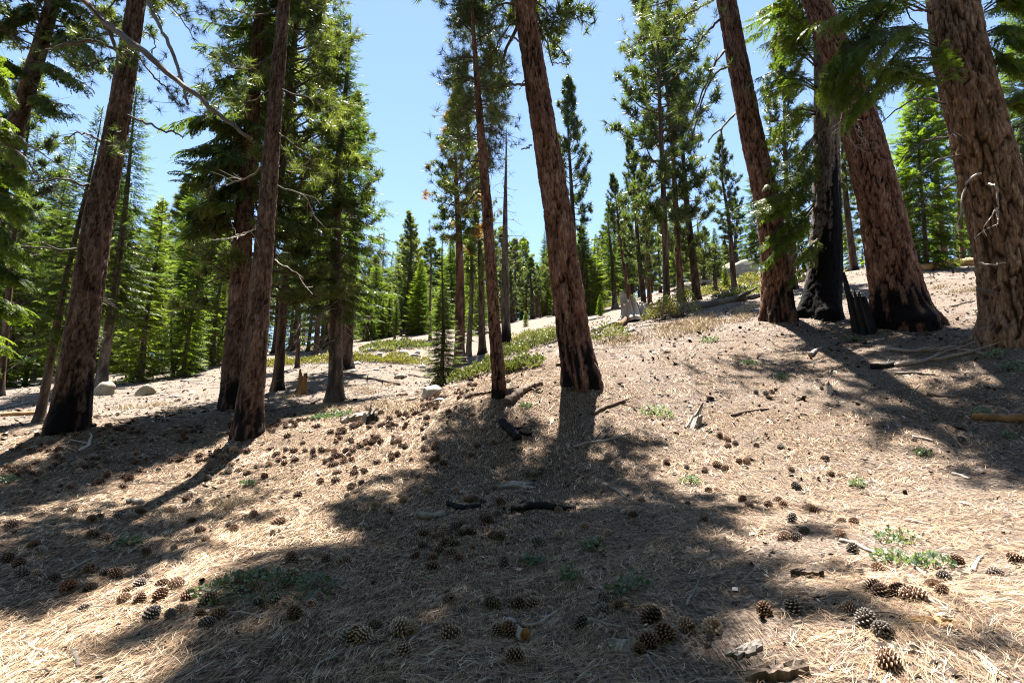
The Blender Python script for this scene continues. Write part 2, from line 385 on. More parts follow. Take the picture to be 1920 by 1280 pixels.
def frond_template(nt, near, tw=.062):
    V, T = [], []
    def tri(a, b, c): k = len(V); V.extend([a, b, c]); T.append((k, k + 1, k + 2))
    tri((0, -.006, 0), (0, .006, 0), (1, 0, 0))
    for i in range(nt):
        x = .06 + .92 * i / (nt - 1)
        for s in (-1, 1):
            L = (.40 * (1 - x) ** .75 + .10) * random.uniform(.8, 1.15); an = math.radians(random.uniform(42, 58)); ca, sa = math.cos(an), math.sin(an) * s
            xx = x + random.uniform(-.02, .02); z = random.uniform(-.03, .03)
            if near:
                k = max(3, int(L / .042))
                tri((xx, -.004, 0), (xx, .004, 0), (xx + ca * L, sa * L, z))
                for j in range(k):
                    f = (j + .5) / k; bx, by = xx + ca * L * f, sa * L * f
                    for q in (-1, 1):
                        a2 = an * s + q * math.radians(random.uniform(45, 70)); nl = random.uniform(.05, .075)
                        ex, ey = bx + math.cos(a2) * nl, by + math.sin(a2) * nl; wx, wy = ca * .019, sa * .019
                        tri((bx - wx, by - wy, z * f), (bx + wx, by + wy, z * f), (ex, ey, z * f + random.uniform(-.012, .02)))
            elif tw < .03:
                if random.random() < .14: continue
                for j in range(4):
                    f0 = j * .25; q = 1 if j % 2 else -1; a2 = an * s + q * math.radians(random.uniform(22, 40)); nl = random.uniform(.075, .12) * (1.1 - .4 * f0)
                    bx, by = xx + ca * L * f0, sa * L * f0; mx, my = xx + ca * L * min(1.05, f0 + .42), sa * L * min(1.05, f0 + .42)
                    tri((bx, by, z * f0), (mx, my, z * f0), (bx + math.cos(a2) * (nl + L * .2), by + math.sin(a2) * (nl + L * .2), z * f0 + random.uniform(-.02, .03)))
            else:
                w = tw; nx, ny = -sa * w, ca * w; mx, my = xx + ca * L * .45, sa * L * .45
                ex, ey = xx + ca * L, sa * L
                tri((xx, 0, 0), (mx + nx, my + ny, z * .5 + .015), (ex, ey, z)); tri((xx, 0, 0), (ex, ey, z), (mx - nx, my - ny, z * .5 - .015))
    return np.array(V, float), np.array(T)
FR_NEAR = [frond_template(11, False, .019) for _ in range(6)]
FR_MID = [frond_template(8, False) for _ in range(4)]
FR_FAR = [frond_template(5, False) for _ in range(3)]

def fronds(mb, pos, dr, L, tmpl, m=0, droop=.22, up=None):
    pos = np.asarray(pos, float); x = unit(dr); K = len(pos)
    upv = np.tile([0, 0, 1.], (K, 1)) if up is None else np.asarray(up, float)
    upv = upv + rng.normal(0, .22, (K, 3)); y = unit(np.cross(upv, x)); z = np.cross(x, y); L = np.broadcast_to(np.asarray(L, float), (K,))
    which = rng.integers(0, len(tmpl), K)
    for t, (V, T) in enumerate(tmpl):
        q = np.where(which == t)[0]
        if not len(q): continue
        lz = V[:, 2] - droop * V[:, 0] ** 2 - .25 * np.abs(V[:, 1])
        W = pos[q][:, None] + L[q][:, None, None] * (V[None, :, 0:1] * x[q][:, None] + V[None, :, 1:2] * y[q][:, None] + lz[None, :, None] * z[q][:, None])
        k = len(V); TT = (T[None] + (np.arange(len(q)) * k)[:, None, None]).reshape(-1, 3); mb.add(W.reshape(-1, 3), TT, None, .5, m)

def rot_z(v, a):
    c, s = math.cos(a), math.sin(a); return np.array([v[0] * c - v[1] * s, v[0] * s + v[1] * c, v[2]])

def pine_crown(Hc, R, nl, nsub, nt, n, s, w, low=.55, seed=0, gap=.25, droop0=-14):
    """open crown of upturned limbs ending in needle bursts; z runs from 0 (lowest limb) to Hc (tip)"""
    mb = MB(); pos, ax = [], []
    for i in range(nl):
        f = (i + rng.uniform(0, 1)) / nl; z = Hc * f ** 1.05
        prof = (low + (1 - low) * min(1, f / .3)) * (1 - max(0, (f - .3) / .7) ** 1.6) + .06
        L = R * prof * rng.uniform(.6, 1.1); az = i * 2.39996 + rng.uniform(-.5, .5)
        el = math.radians(droop0 + 50 * f + rng.uniform(-10, 10)); d = np.array([math.cos(az) * math.cos(el), math.sin(az) * math.cos(el), math.sin(el)])
        K = 6; P = [np.array([0, 0, z])]
        for k in range(1, K):
            d = unit(d + np.array([0, 0, .10 + .12 * k / K]) * (1 if f > .2 else .6) + rng.normal(0, .10, 3)); P.append(P[-1] + d * L / (K - 1))
        P = np.array(P); r0 = .018 + .012 * L
        tube(mb, curve(P, 9), np.linspace(r0, .010, 9), 4, .35, 1, False)
        for q in range(nsub):
            t = rng.uniform(gap, 1.0); p = curve(P, 40)[int(t * 39)]; dd = unit(P[min(K - 1, int(t * (K - 1)) + 1)] - P[max(0, int(t * (K - 1)) - 1)] + 1e-6)
            dd = rot_z(dd, rng.choice([-1, 1]) * rng.uniform(.4, 1.1)); dd = unit(dd + np.array([0, 0, rng.uniform(.05, .55)]))
            l = rng.uniform(.25, .6) * (.45 + .25 * L) * (1.25 - .6 * t); mid = p + dd * l * .5 + rng.normal(0, .03, 3); e = p + unit(dd + np.array([0, 0, .35])) * l
            tube(mb, np.array([p, mid, e]), [.011, .008, .006], 3, .4, 1, False)
            for j in range(nt):
                g = j / max(1, nt - 1) if nt > 1 else 1.0
                b = mid + (e - mid) * g + rng.normal(0, .05 + .08 * (1 - g), 3); pos.append(b); ax.append(unit(e - p + rng.normal(0, .45, 3) * l + np.array([0, 0, .3 * l])))
        pos.append(P[-1]); ax.append(unit(P[-1] - P[-2] + np.array([0, 0, .2 * L / 5])))
    pos.append(np.array([0, 0, Hc])); ax.append(np.array([0, 0, 1.]))
    tufts(mb, pos, ax, s * rng.uniform(.8, 1.15, len(pos)), n, w)
    return mb

def fir_crown(Hc, R, spacing, per, tm, fl=(.34, .55), step=.24, shape=.85, seed=0, sparse=0.0, low_el=-18):
    """tiers of flat sprays; z from 0 (lowest tier) to Hc (tip)"""
    mb = MB(); pos, dr, LL = [], [], []; z = 0.0; w = 0
    while z < Hc - .15:
        f = z / Hc; az0 = w * 1.1 + rng.uniform(0, 1)
        for b in range(per):
            if rng.uniform() < sparse: continue
            az = az0 + b * 2 * math.pi / per + rng.uniform(-.3, .3); L = max(.18, R * (1 - f) ** shape * rng.uniform(.62, 1.1) * (min(1, .65 + f * 3)))
            el = math.radians(low_el + 55 * f + rng.uniform(-8, 8)); d = np.array([math.cos(az) * math.cos(el), math.sin(az) * math.cos(el), math.sin(el)])
            zz = z + rng.uniform(-.15, .15) * spacing; P = [np.array([0, 0, zz])]
            for k in range(4):
                d = unit(d + np.array([0, 0, (-.10, -.04, .05, .12)[k]]) + rng.normal(0, .05, 3)); P.append(P[-1] + d * L / 4)
            P = np.array(P); C = curve(P, 24); tube(mb, C[::5], np.linspace(.008 + .008 * L, .005, len(C[::5])), 3, .35, 1, False)
            ns = max(1, int(L / step))
            for k in range(ns):
                t = .22 + .76 * (k + .5) / ns; p = C[int(t * 23)]; dd = unit(C[min(23, int(t * 23) + 2)] - C[max(0, int(t * 23) - 2)])
                for s in (-1, 1):
                    pos.append(p); v = rot_z(dd, s * rng.uniform(.65, 1.1)); v[2] -= .12; dr.append(v); LL.append(rng.uniform(*fl) * (1.12 - .62 * t) * min(1, .45 + .4 * L))
            pos.append(C[-2]); dr.append(unit(C[-1] - C[-5])); LL.append(fl[0] * min(1, .5 + .4 * L))
        z += spacing * (1 - .45 * f) * rng.uniform(.85, 1.15); w += 1
    pos.append(np.array([0, 0, Hc - .35])); dr.append(np.array([0, 0, 1.])); LL.append(.4)
    fronds(mb, pos, dr, np.array(LL), tm); return mb

def dead_limb(mb, p, d, L, r, twigs=3, c=.6, sag=-.12, depth=0, m=0):
    P = [np.asarray(p, float)]; d = unit(d)
    for k in range(5):
        d = unit(d + np.array([0, 0, sag]) * .5 + rng.normal(0, .16, 3)); P.append(P[-1] + d * L / 5)
    C = curve(P, 9); tube(mb, C, np.linspace(r, r * .3, 9), 4 if depth == 0 else 3, c, m, True)
    if depth < 2:
        for k in range(twigs):
            i = rng.integers(3, 8); dd = unit(C[i + 1] - C[i]); dd = unit(dd + rng.normal(0, .75, 3)); dead_limb(mb, C[i], dd, L * rng.uniform(.25, .5), r * .45, max(1, twigs - 2), c, sag, depth + 1, m)

# ------------------------------------------------------------------ shared tree meshes (z up, standing on the origin)
def bark_attr(V, seed, fine=6.0, char=0.0):
    a = np.arctan2(V[:, 1], V[:, 0]); n = fbm(np.cos(a) * 2.2, np.sin(a) * 2.2, V[:, 2] * .8, seed, 3)
    fu = sstep(-.35, .25, fbm(np.cos(a) * fine * .5, np.sin(a) * fine * .5, V[:, 2] * 2.2, seed + 9, 2))
    ch = sstep(.35, -.35, V[:, 2] - char + .4 * n) if char > 0 else 0 * n
    return np.c_[np.clip(.5 + .4 * n, 0, 1), .25 + .75 * fu, ch]
def plain_trunk(Ht, r, mat, seed, char=0.0, k=14, rows=46, wob=.06):
    s = np.r_[-.6, np.linspace(0, 1, rows) ** 1.3 * Ht]; th = np.arange(k) * 2 * math.pi / k
    rr = r * (1 - .93 * np.clip(s / Ht, 0, 1) ** 1.15) + r * .55 * np.exp(-np.clip(s, 0, 9) / (.9 * r + .12))
    cx = wob * np.sin(s * .37 + seed) * s / Ht * 3; cy = wob * np.cos(s * .31 + seed * 2) * s / Ht * 3
    R = rr[:, None] * (1 + .07 * fbm(np.cos(th)[None] * 2 + 0 * s[:, None], np.sin(th)[None] * 2, s[:, None] * 1.6, seed, 2))
    V = np.stack([cx[:, None] + R * np.cos(th), cy[:, None] + R * np.sin(th), s[:, None] + 0 * R], -1).reshape(-1, 3)
    n = len(s); i = np.arange(n - 1)[:, None] * k; j = np.arange(k)[None]; j2 = (j + 1) % k
    Q = np.stack([i + j, i + j2, i + k + j2, i + k + j], -1).reshape(-1, 4)
    mb = MB(); mb.add(V, None, Q, bark_attr(V, seed, 6, char)); return mb.mesh('trunk', mat, True, 'bark')

PINE_H, FIR_H = 20.0, 16.0
def mesh_crown(mb, nm, leaf): return mb.mesh(nm, [M[leaf], M['limb']], True, flatslots=(0,))
PR = {}
# each kind: list of (trunk mesh, crown mesh, crown start height, proto height, proto trunk radius)
def kind(name, n, fn): PR[name] = [fn(i) for i in range(n)]
kind('pine', 3, lambda i: (plain_trunk(20, .26, M['pine_bark'], 20 + i, .3), mesh_crown(pine_crown(13.0, 3.1, 62, 8, 3, 16, .44, .12), 'pine_crown', 'pine'), 7.0, 20.0, .26))
kind('pine_tall', 2, lambda i: (plain_trunk(20, .26, M['red_bark'], 30 + i, .4), mesh_crown(pine_crown(9.0, 2.8, 50, 8, 3, 16, .44, .12), 'pine_crown', 'pine'), 11.0, 20.0, .26))
kind('pine_full', 2, lambda i: (plain_trunk(20, .24, M['pine_bark'], 33 + i, .4), mesh_crown(pine_crown(16.5, 3.3, 76, 8, 3, 16, .44, .115), 'pine_crown', 'pine'), 3.5, 20.0, .24))
kind('pine_brown', 1, lambda i: (plain_trunk(20, .30, M['red_bark'], 37 + i, .0), mesh_crown(pine_crown(11.5, 2.7, 64, 8, 3, 16, .42, .115), 'pine_crown', 'pine_brown'), 8.5, 20.0, .30))
kind('fir', 3, lambda i: (plain_trunk(16, .22, M['fir_bark'], 40 + i, .0), mesh_crown(fir_crown(12.6, 2.2, .38, 6, FR_MID, fl=(.3, .5), step=.19), 'fir_crown', 'fir'), 3.4, 16.0, .22))
kind('fir_full', 2, lambda i: (plain_trunk(16, .22, M['fir_bark'], 50 + i, .0), mesh_crown(fir_crown(15.4, 2.9, .44, 7, FR_MID, fl=(.38, .62), step=.26), 'fir_crown', 'fir_light'), .6, 16.0, .22))
kind('fir_thin', 2, lambda i: (plain_trunk(16, .16, M['fir_bark'], 56 + i, .0), mesh_crown(fir_crown(14.0, 1.5, .55, 5, FR_MID, sparse=.25), 'fir_crown', 'fir'), 2.0, 16.0, .16))

def stand(o, base, top, spin=None, sr=1.0, proto=16.0):
    ax = Vector(tuple(np.asarray(top) - np.asarray(base))); L = ax.length; q = ax.normalized().to_track_quat('Z', 'Y')
    o.rotation_mode = 'QUATERNION'; o.rotation_quaternion = q @ Matrix.Rotation(random.uniform(0, 6.28) if spin is None else spin, 3, 'Z').to_quaternion()
    k = L / proto; o.scale = (k * sr, k * sr, k); return k

NAME_OF = {'pine': 'pine_tree', 'pine_tall': 'pine_tree', 'pine_full': 'pine_tree', 'pine_brown': 'pine_tree', 'fir': 'fir_tree', 'fir_full': 'fir_tree', 'fir_thin': 'fir_tree'}
def tree(kindname, bx, by, tx, ty, D, w, label, group=None, sr=1.0, var=None, dtop=0.0):
    """a standing tree: foot pixel, tip pixel, distance ahead, trunk width in pixels near the foot"""
    b = at(bx, by, D); b[2] = Hs(b[0], b[1]); t = at(tx, ty, D + dtop)
    tm, cm, z0, ph, pr = PR[kindname][random.randrange(len(PR[kindname])) if var is None else var]
    o = empty(NAME_OF[kindname], b); tag(o, label, NAME_OF[kindname].split('_')[0] + ' tree', group)
    k = stand(o, b, t, None, sr, ph)
    tr = link('trunk', tm, o); cr = link('crown', cm, o); cr.location = (0, 0, z0)
    want = w * .5 * depth_of(b) / F_PX * slim(b); f = want / (pr * k * sr); tr.scale = (f, f, 1)
    return o

# ------------------------------------------------------------------ the big trunks in front, with bark plates in relief
def voro(u, v, nu, seed):
    iu, iv = np.floor(u).astype(int), np.floor(v).astype(int); f1 = np.full(u.shape, 9.); f2 = f1.copy(); rid = np.zeros(u.shape)
    for a in (-1, 0, 1):
        for b in (-1, 0, 1):
            cu, cv = iu + a, iv + b; k = np.mod(cu, nu)
            d = np.hypot(cu + .1 + .8 * _hash(k, cv, 0, seed) - u, cv + .1 + .8 * _hash(k, cv, 1, seed) - v); r = _hash(k, cv, 2, seed)
            m = d < f1; f2 = np.where(m, f1, np.minimum(f2, d)); rid = np.where(m, r, rid); f1 = np.where(m, d, f1)
    return f2 - f1, rid

def big_trunk(pts, D, Ht, mat, seed, res=.026, cell=(.085, .34), deep=.03, flare=.3, lobes=5, char=(0, 0, 0), lean=0.0, boost=1.0, solid=False, straight=.25):
    """pts: (pixel x, pixel y, width px) from the foot up. Returns mesh, foot, axis function, radius function"""
    foot = at(pts[0][0], pts[0][1], D); foot[2] = Hs(foot[0], foot[1])
    C, R = [], []
    for i, (x, y, w) in enumerate(pts):
        c = at(x, y, D + lean * i); 
        if i == 0: c = foot.copy()
        C.append(c); R.append(w * .5 * depth_of(c) / F_PX * slim(c))
    C = np.array(C); R = np.array(R)
    sv = np.r_[0, np.cumsum(np.linalg.norm(np.diff(C, axis=0), axis=1))]; seen = sv[-1]
    d = unit(C[-1] - C[-2]); up = unit(d * .5 + np.array([0, 0, .5]))
    ext = [C[-1] + unit(d * (1 - g * straight) + up * g * straight) * (Ht - seen) * g for g in (.34, .67, 1.0)]
    C = np.r_[foot[None] - unit(C[1] - C[0])[None] * .6, C, ext]; R = np.r_[R[0], R, R[-1] * .72, R[-1] * .42, .03]
    s0 = np.r_[0, np.cumsum(np.linalg.norm(np.diff(C, axis=0), axis=1))] - .6
    rows = np.r_[np.arange(-.6, seen + .6, res * 1.35), np.linspace(seen + .6, s0[-1], 40)[1:]]
    Cs = np.stack([np.interp(rows, s0, C[:, k]) for k in range(3)], -1)
    kw = 25; ker = np.hanning(kw); ker /= ker.sum()
    for k in range(3): Cs[:, k] = np.convolve(np.pad(Cs[:, k], kw // 2, mode='reflect', reflect_type='odd'), ker, 'valid')
    Rs = np.interp(rows, s0, R); Rm = float(np.mean(R[1:4])); k = int(np.clip(2 * math.pi * Rm / res, 28, 190))
    th = np.arange(k) * 2 * math.pi / k; TH, SS = np.meshgrid(th, rows)
    ca, sa = np.cos(TH), np.sin(TH)
    wu = .32 * fbm(ca * 1.7, sa * 1.7, SS * 1.3, seed, 3); wv = .35 * fbm(ca * 1.7, sa * 1.7, SS * 1.1, seed + 5, 2)
    nu = max(7, int(round(2 * math.pi * Rm / cell[0]))); U = TH / (2 * math.pi) * nu + wu * 1.6; Vv = SS / cell[1] + wv + .5 * np.mod(np.floor(U), 2)
    e, rid = voro(U, Vv, nu, seed); e2, r2 = voro(U * 2 + 7, Vv * 2.6, nu * 2, seed + 3)
    er = fbm(ca * Rm * 5, sa * Rm * 5, SS * 1.6, seed + 21, 3)
    e = e + .10 * np.clip(er + .05, 0, 1); rough = fbm(ca * Rm * 11, sa * Rm * 11, SS * 3.2, seed + 23, 3)
    pl = sstep(.0, .20, e + .10 * rough); pl2 = sstep(.0, .3, e2 + .15 * rough); fine = fbm(ca * Rm * 30, sa * Rm * 30, SS * 13, seed + 8, 2)
    disp = deep * (pl * (.55 + .4 * rid) + .30 * pl2 * pl + .2 * fine + .18 * rough) - deep * .8
    fl = flare * R[1] * np.exp(-np.clip(SS, 0, 9) / .32) * (.55 + .45 * np.cos(lobes * TH + seed + .8 * np.sin(2 * TH + seed)))
    rad = Rs[:, None] * (1 + .05 * fbm(ca, sa, SS * .5, seed + 2, 2)) + disp * boost * np.clip(Rs[:, None] / Rm, .3, 1.2) + fl
    ax = unit(np.gradient(Cs, axis=0)); e1 = unit(np.array([1., 0, 0]) - ax * ax[:, :1]); e2v = np.cross(ax, e1)
    V = Cs[:, None] + rad[..., None] * (ca[..., None] * e1[:, None] + sa[..., None] * e2v[:, None]) - foot
    hc, ang, amp = char
    top = hc * (1 + amp * np.cos(TH - ang)) + hc * (.9 * fbm(ca * 1.4, sa * 1.4, SS * .8, seed + 11, 2) + .6 * fbm(ca * 5, sa * 5, SS * .4, seed + 13, 2)) + .35 * hc * (1 - pl)
    ch = sstep(.16, -.16, SS - top) if hc > 0 else 0 * SS
    if not solid: ch = np.clip(ch * (1 - .55 * pl * (rid > .62)), 0, 1)
    col = np.c_[np.clip(.22 + .35 * rid + .22 * fine + .22 * r2 + .2 * rough, 0, 1).ravel(), (pl * (.75 + .25 * pl2)).ravel(), ch.ravel()]
    n = len(rows); i = np.arange(n - 1)[:, None] * k; j = np.arange(k)[None]; j2 = (j + 1) % k
    Q = np.stack([i + j, i + j2, i + k + j2, i + k + j], -1).reshape(-1, 4)
    mb = MB(); mb.add(V.reshape(-1, 3), None, Q, col)
    return mb.mesh('trunk', M[mat], True, 'bark'), foot, (rows, Cs), (rows, Rs)

NEAR_PINE = [mesh_crown(pine_crown(15, 2.9, 96, 12, 4, 20, .28, .095, low=.85, gap=.25, droop0=-8), 'pine_crown', 'pine') for _ in range(2)]
NEAR_FIR = [mesh_crown(fir_crown(13, 2.8, .5, 6, FR_MID, fl=(.42, .62), step=.26), 'fir_crown', 'fir')]
BIG = {}
def big_tree(key, name, pts, D, Ht, mat, label, crown=None, z0=0, cs=1.0, spin=0.0, **kw):
    me, foot, axis, rad = big_trunk(pts, D, Ht, mat, **kw)
    o = empty(name, foot); tag(o, label, name.split('_')[0] + ' tree'); link('trunk', me, o); BIG[key] = (o, foot, D, axis, rad)
    if crown is not None:
        rows, Cs = axis; zz = Cs[:, 2] - foot[2]; i = int(np.argmin(np.abs(zz - z0))); p0 = Cs[i]; p1 = Cs[-1]
        hc = 15.0 if crown in NEAR_PINE else 13.0
        c = link('crown', crown, o); c.location = tuple(p0 - foot); ax = Vector(tuple(p1 - p0)); c.rotation_mode = 'QUATERNION'
        c.rotation_quaternion = ax.normalized().to_track_quat('Z', 'Y') @ Matrix.Rotation(spin, 3, 'Z').to_quaternion(); c.scale = (cs, cs, ax.length / hc)
    return o

PI = math.pi
big_tree('A', 'pine_tree', [(124, 826, 80), (137, 740, 74), (151, 640, 66), (186, 400, 54), (219, 240, 46), (256, 0, 34)], 9.8, 19, 'pine_bark',
  'thick leaning pine with charred foot at the left edge of the clearing', NEAR_PINE[0], 8.8, .55, 1.0, seed=1, char=(.34, -.6, .9), flare=.35, lobes=4, deep=.036, cell=(.06, .30))
big_tree('B', 'pine_tree', [(463, 834, 56), (472, 740, 48), (484, 600, 42), (500, 400, 34), (512, 240, 29), (533, 0, 22)], 9.3, 13, 'pine_bark',
  'slender straight pine with blackened foot amid the scattered cones', NEAR_PINE[1], 9.4, .5, 2.0, seed=2, char=(.28, -.9, .6), flare=.3, lobes=5, deep=.026, cell=(.05, .28))
big_tree('C', 'pine_tree', [(1091, 724, 66), (1077, 640, 60), (1045, 400, 52), (1019, 240, 45), (982, 0, 36)], 9.8, 26, 'red_bark',
  'leaning reddish pine trunk in the middle casting its shadow straight down', NEAR_PINE[0], 7.3, .95, 3.4, seed=3, char=(.55, 3.6, .9), flare=.25, lobes=5, deep=.04, cell=(.065, .5))
big_tree('D', 'pine_tree', [(938, 750, 26), (926, 600, 21), (914, 400, 18), (901, 240, 14), (888, 60, 7)], 9.5, 8.4, 'red_bark',
  'thin bare-stemmed red pine just left of the middle leaning trunk', None, seed=4, char=(.16, 3, .6), flare=.2, deep=.022, cell=(.05, .26), res=.02)
big_tree('E', 'pine_tree', [(1461, 608, 62), (1453, 500, 54), (1443, 400, 49), (1407, 240, 43), (1362, 0, 37)], 14.0, 24, 'red_bark',
  'tall red-brown pine, first of the four trunks grouped on the right slope', NEAR_PINE[1], 12.5, .6, .6, straight=1.0, seed=5, char=(.5, -.5, .95), flare=.3, lobes=5, deep=.036, cell=(.085, .6), res=.034)
big_tree('F', 'fir_tree', [(1540, 612, 80), (1547, 500, 66), (1550, 400, 57), (1550, 240, 48), (1545, 100, 38), (1538, 0, 33)], 14.2, 20, 'fir_bark',
  'fir with its lower trunk burnt deep black beside the reddish pine', NEAR_FIR[0], 8.6, .9, .2, seed=6, char=(2.2, -1.0, .4), solid=True, flare=.45, lobes=4, deep=.028, cell=(.08, .3), res=.034)
big_tree('G', 'pine_tree', [(1697, 630, 118), (1682, 550, 104), (1653, 400, 84), (1614, 240, 74), (1570, 100, 56), (1528, 0, 45)], 12.5, 24, 'red_bark',
  'massive leaning red pine with broad orange bark plates and burnt foot', NEAR_PINE[0], 13, .6, 5.0, straight=1.0, seed=7, char=(.5, PI + .6, .9), flare=.5, lobes=4, deep=.055, cell=(.10, .5), res=.028)
big_tree('H', 'fir_tree', [(1912, 660, 150), (1905, 600, 142), (1893, 500, 133), (1872, 400, 124), (1835, 240, 113), (1800, 100, 104), (1785, 0, 96)], 9.8, 24, 'old_bark',
  'huge old fir with deeply furrowed tan bark at the right edge', NEAR_FIR[0], 12.0, .8, 2.6, seed=8, char=(0, 3, .2), flare=.28, lobes=5, deep=.055, cell=(.11, .6), res=.024)
big_tree('I', 'fir_tree', [(432, 778, 48), (437, 700, 44), (446, 600, 41), (458, 400, 36), (470, 250, 29), (490, 0, 20)], 12.5, 18, 'pine_bark',
  'dark trunk standing close behind the slender pine with burnt hollow at foot', NEAR_FIR[0], 5.4, .62, 4.0, seed=9, char=(.3, -1, .9), flare=.15, deep=.022, cell=(.07, .3), res=.032)

# second crown added to the middle tree, out of view, to thicken its shadow
_o, _f, _D, _ax, _rd = BIG['C']; _c2 = link('crown', NEAR_PINE[1], _o); _c2.location = tuple(_ax[1][int(np.argmin(np.abs(_ax[1][:, 2] - _f[2] - 8.2)))] - _f); _c2.rotation_euler = (0, math.radians(-8), 0); _c2.scale = (.85, .9, .95)
# hand-placed limbs and boughs on the near trees
def pxline(D, pts): return np.array([at(p[0], p[1], D + (p[2] if len(p) > 2 else 0)) for p in pts])
def limb(key, pts, w0, w1, mat='dead_wood', c=.45, twigs=0, tuft=0, ts=.2, sag=-.05, part='branch', tw_r=.006, tl=(.25, .6), nn=34):
    """a branch drawn through pixels at the tree's distance (+ third value), widths in pixels; optional side twigs and needle bursts"""
    o, foot, D, axis, rad = BIG[key]; P = pxline(D, pts); n = max(7, len(P) * 4); C = curve(P, n) + rng.normal(0, .012, (n, 3)); C -= foot
    r = np.linspace(w0, w1, n) * .5 * D / F_PX; mb = MB(); tube(mb, C, r, 6, c, 1, True, .08)
    pos, ax = [], []
    for i in range(twigs):
        t = rng.uniform(.3, 1); q = min(n - 2, int(t * (n - 1))); dd = unit(C[q + 1] - C[q]); dd = unit(dd + rng.normal(0, .8, 3) + np.array([0, 0, .1 if tuft else -.1])); L = rng.uniform(*tl)
        Pm = [C[q], C[q] + dd * L * .5 + rng.normal(0, .04, 3)]; e = Pm[1] + unit(dd + rng.normal(0, .35, 3) + np.array([0, 0, .35 if tuft else sag])) * L * .5; Pm.append(e)
        tube(mb, curve(Pm, 6), np.linspace(tw_r, tw_r * .5, 6), 3, c, 1, False)
        for j in range(tuft):
            g = j / max(1, tuft - 1) if tuft > 1 else 1
            pos.append(Pm[1] + (e - Pm[1]) * g + rng.normal(0, .06 * (1.2 - g), 3)); ax.append(unit(e - Pm[1] + rng.normal(0, .25 * L, 3) + np.array([0, 0, .1])))
    if tuft: pos.append(C[-1]); ax.append(unit(C[-1] - C[-2])); tufts(mb, pos, ax, ts * rng.uniform(.8, 1.15, len(pos)), nn, .045, 0)
    me = mb.mesh('branch', [M['pine'], M[mat]], True, flatslots=(0,)); return link(part, me, o)
def bough(key, pts, w0, n, L=.5, tm=FR_NEAR, leaf='fir', droop=.3, twigs=0, more=2):
    for q in range(more):
        jx, jy, jd = rng.normal(0, 12), rng.normal(0, 14), rng.normal(0, .25)
        bough(key, [(p[0] + jx * i / 2, p[1] + jy * min(1, i / 2) + jy * .3, (p[2] if len(p) > 2 else 0) + jd * min(1, i)) for i, p in enumerate(pts)], w0 * .8, n, L, tm, leaf, droop, twigs // 2, 0)
    """a fir bough with flat sprays drawn through pixels"""
    o, foot, D, axis, rad = BIG[key]; P = pxline(D, pts); C = curve(P, 30) - foot; mb = MB()
    tube(mb, C, np.linspace(w0, 1.2, 30) * .5 * D / F_PX, 5, .3, 1, True); pos, dr, LL = [], [], []
    n = int(n * 2.1); L = L * .74
    for i in range(n):
        t = .18 + .8 * (i + .5) / n; q = int(t * 29); dd = unit(C[min(29, q + 2)] - C[max(0, q - 2)])
        for s in (-1, 1):
            v = rot_z(dd, s * rng.uniform(.5, 1.15)); v[2] -= rng.uniform(.05, .4); pos.append(C[q] + rng.normal(0, .02, 3)); dr.append(v); LL.append(L * rng.uniform(.7, 1.1) * (1.15 - .5 * t))
    pos.append(C[-1]); dr.append(unit(C[-1] - C[-4])); LL.append(L * .8); fronds(mb, pos, dr, np.array(LL), tm, 0, droop)
    for i in range(twigs):
        q = rng.integers(5, 28); dead_limb(mb, C[q], unit(rng.normal(0, .6, 3) + np.array([0, 0, -.8])), rng.uniform(.3, .8), .006, 2, .75, -.1, 1, 1)
    return link('bough', mb.mesh('bough', [M[leaf], M['limb']], True, flatslots=(0,)), o)

# A: dead limbs and a few living twigs
limb('A', [(232, 135), (205, 60, -.3), (178, 22, -.6), (140, -10, -.8)], 9, 5, twigs=5)
limb('A', [(222, 96), (180, 78, -.2), (140, 80, -.3), (95, 92, -.4), (70, 110, -.4)], 6, 2.5, twigs=6)
limb('A', [(262, -30, -.3), (292, 35, -.5), (318, 90, -.6), (338, 140, -.7), (352, 196, -.8)], 9, 5, 'dead_wood', .5, twigs=2)
limb('A', [(238, 215), (275, 232, -.3), (310, 245, -.5), (343, 255, -.6)], 5, 3, twigs=0)
limb('A', [(196, 270), (170, 255, -.2), (145, 250, -.4), (118, 262, -.5)], 5, 2, twigs=9, tl=(.2, .5))
limb('A', [(222, 95), (200, 85, .3), (170, 78, .5), (125, 85, .8), (85, 100, 1.0)], 5, 2.5, 'limb', .4, twigs=8, tuft=3, ts=.17)
limb('A', [(250, 90), (285, 140, -.2), (310, 165, -.3), (335, 195, -.4)], 4, 2, 'limb', .4, twigs=9, tuft=3, ts=.17)
limb('A', [(240, 128), (215, 110, -.5), (180, 118, -.8), (150, 128, -.9)], 4, 2, 'limb', .4, twigs=8, tuft=3, ts=.17)
limb('A', [(242, 125, -.4), (248, 105, -.6), (255, 112, -.7)], 3, 2, 'limb', .4, twigs=6, tuft=3, ts=.17, tl=(.15, .3))
limb('A', [(205, 280, -.4), (220, 268, -.6), (238, 275, -.8)], 3, 2, 'limb', .4, twigs=5, tuft=2, ts=.16, tl=(.15, .3))
limb('A', [(172, 350), (150, 345, -.2), (128, 338, -.4), (100, 335, -.5), (60, 350, -.5)], 5, 2, twigs=7)
limb('A', [(155, 465), (120, 468, -.3), (85, 465, -.5), (45, 462, -.5)], 5, 2, twigs=6)
limb('A', [(270, 60), (290, 75, -.3), (283, 105, -.4)], 3, 2, twigs=3)
limb('A', [(256, -15), (300, -5, .3), (335, 30, .4), (365, 75, .5)], 4, 2, 'limb', .4, twigs=8, tuft=3, ts=.18)
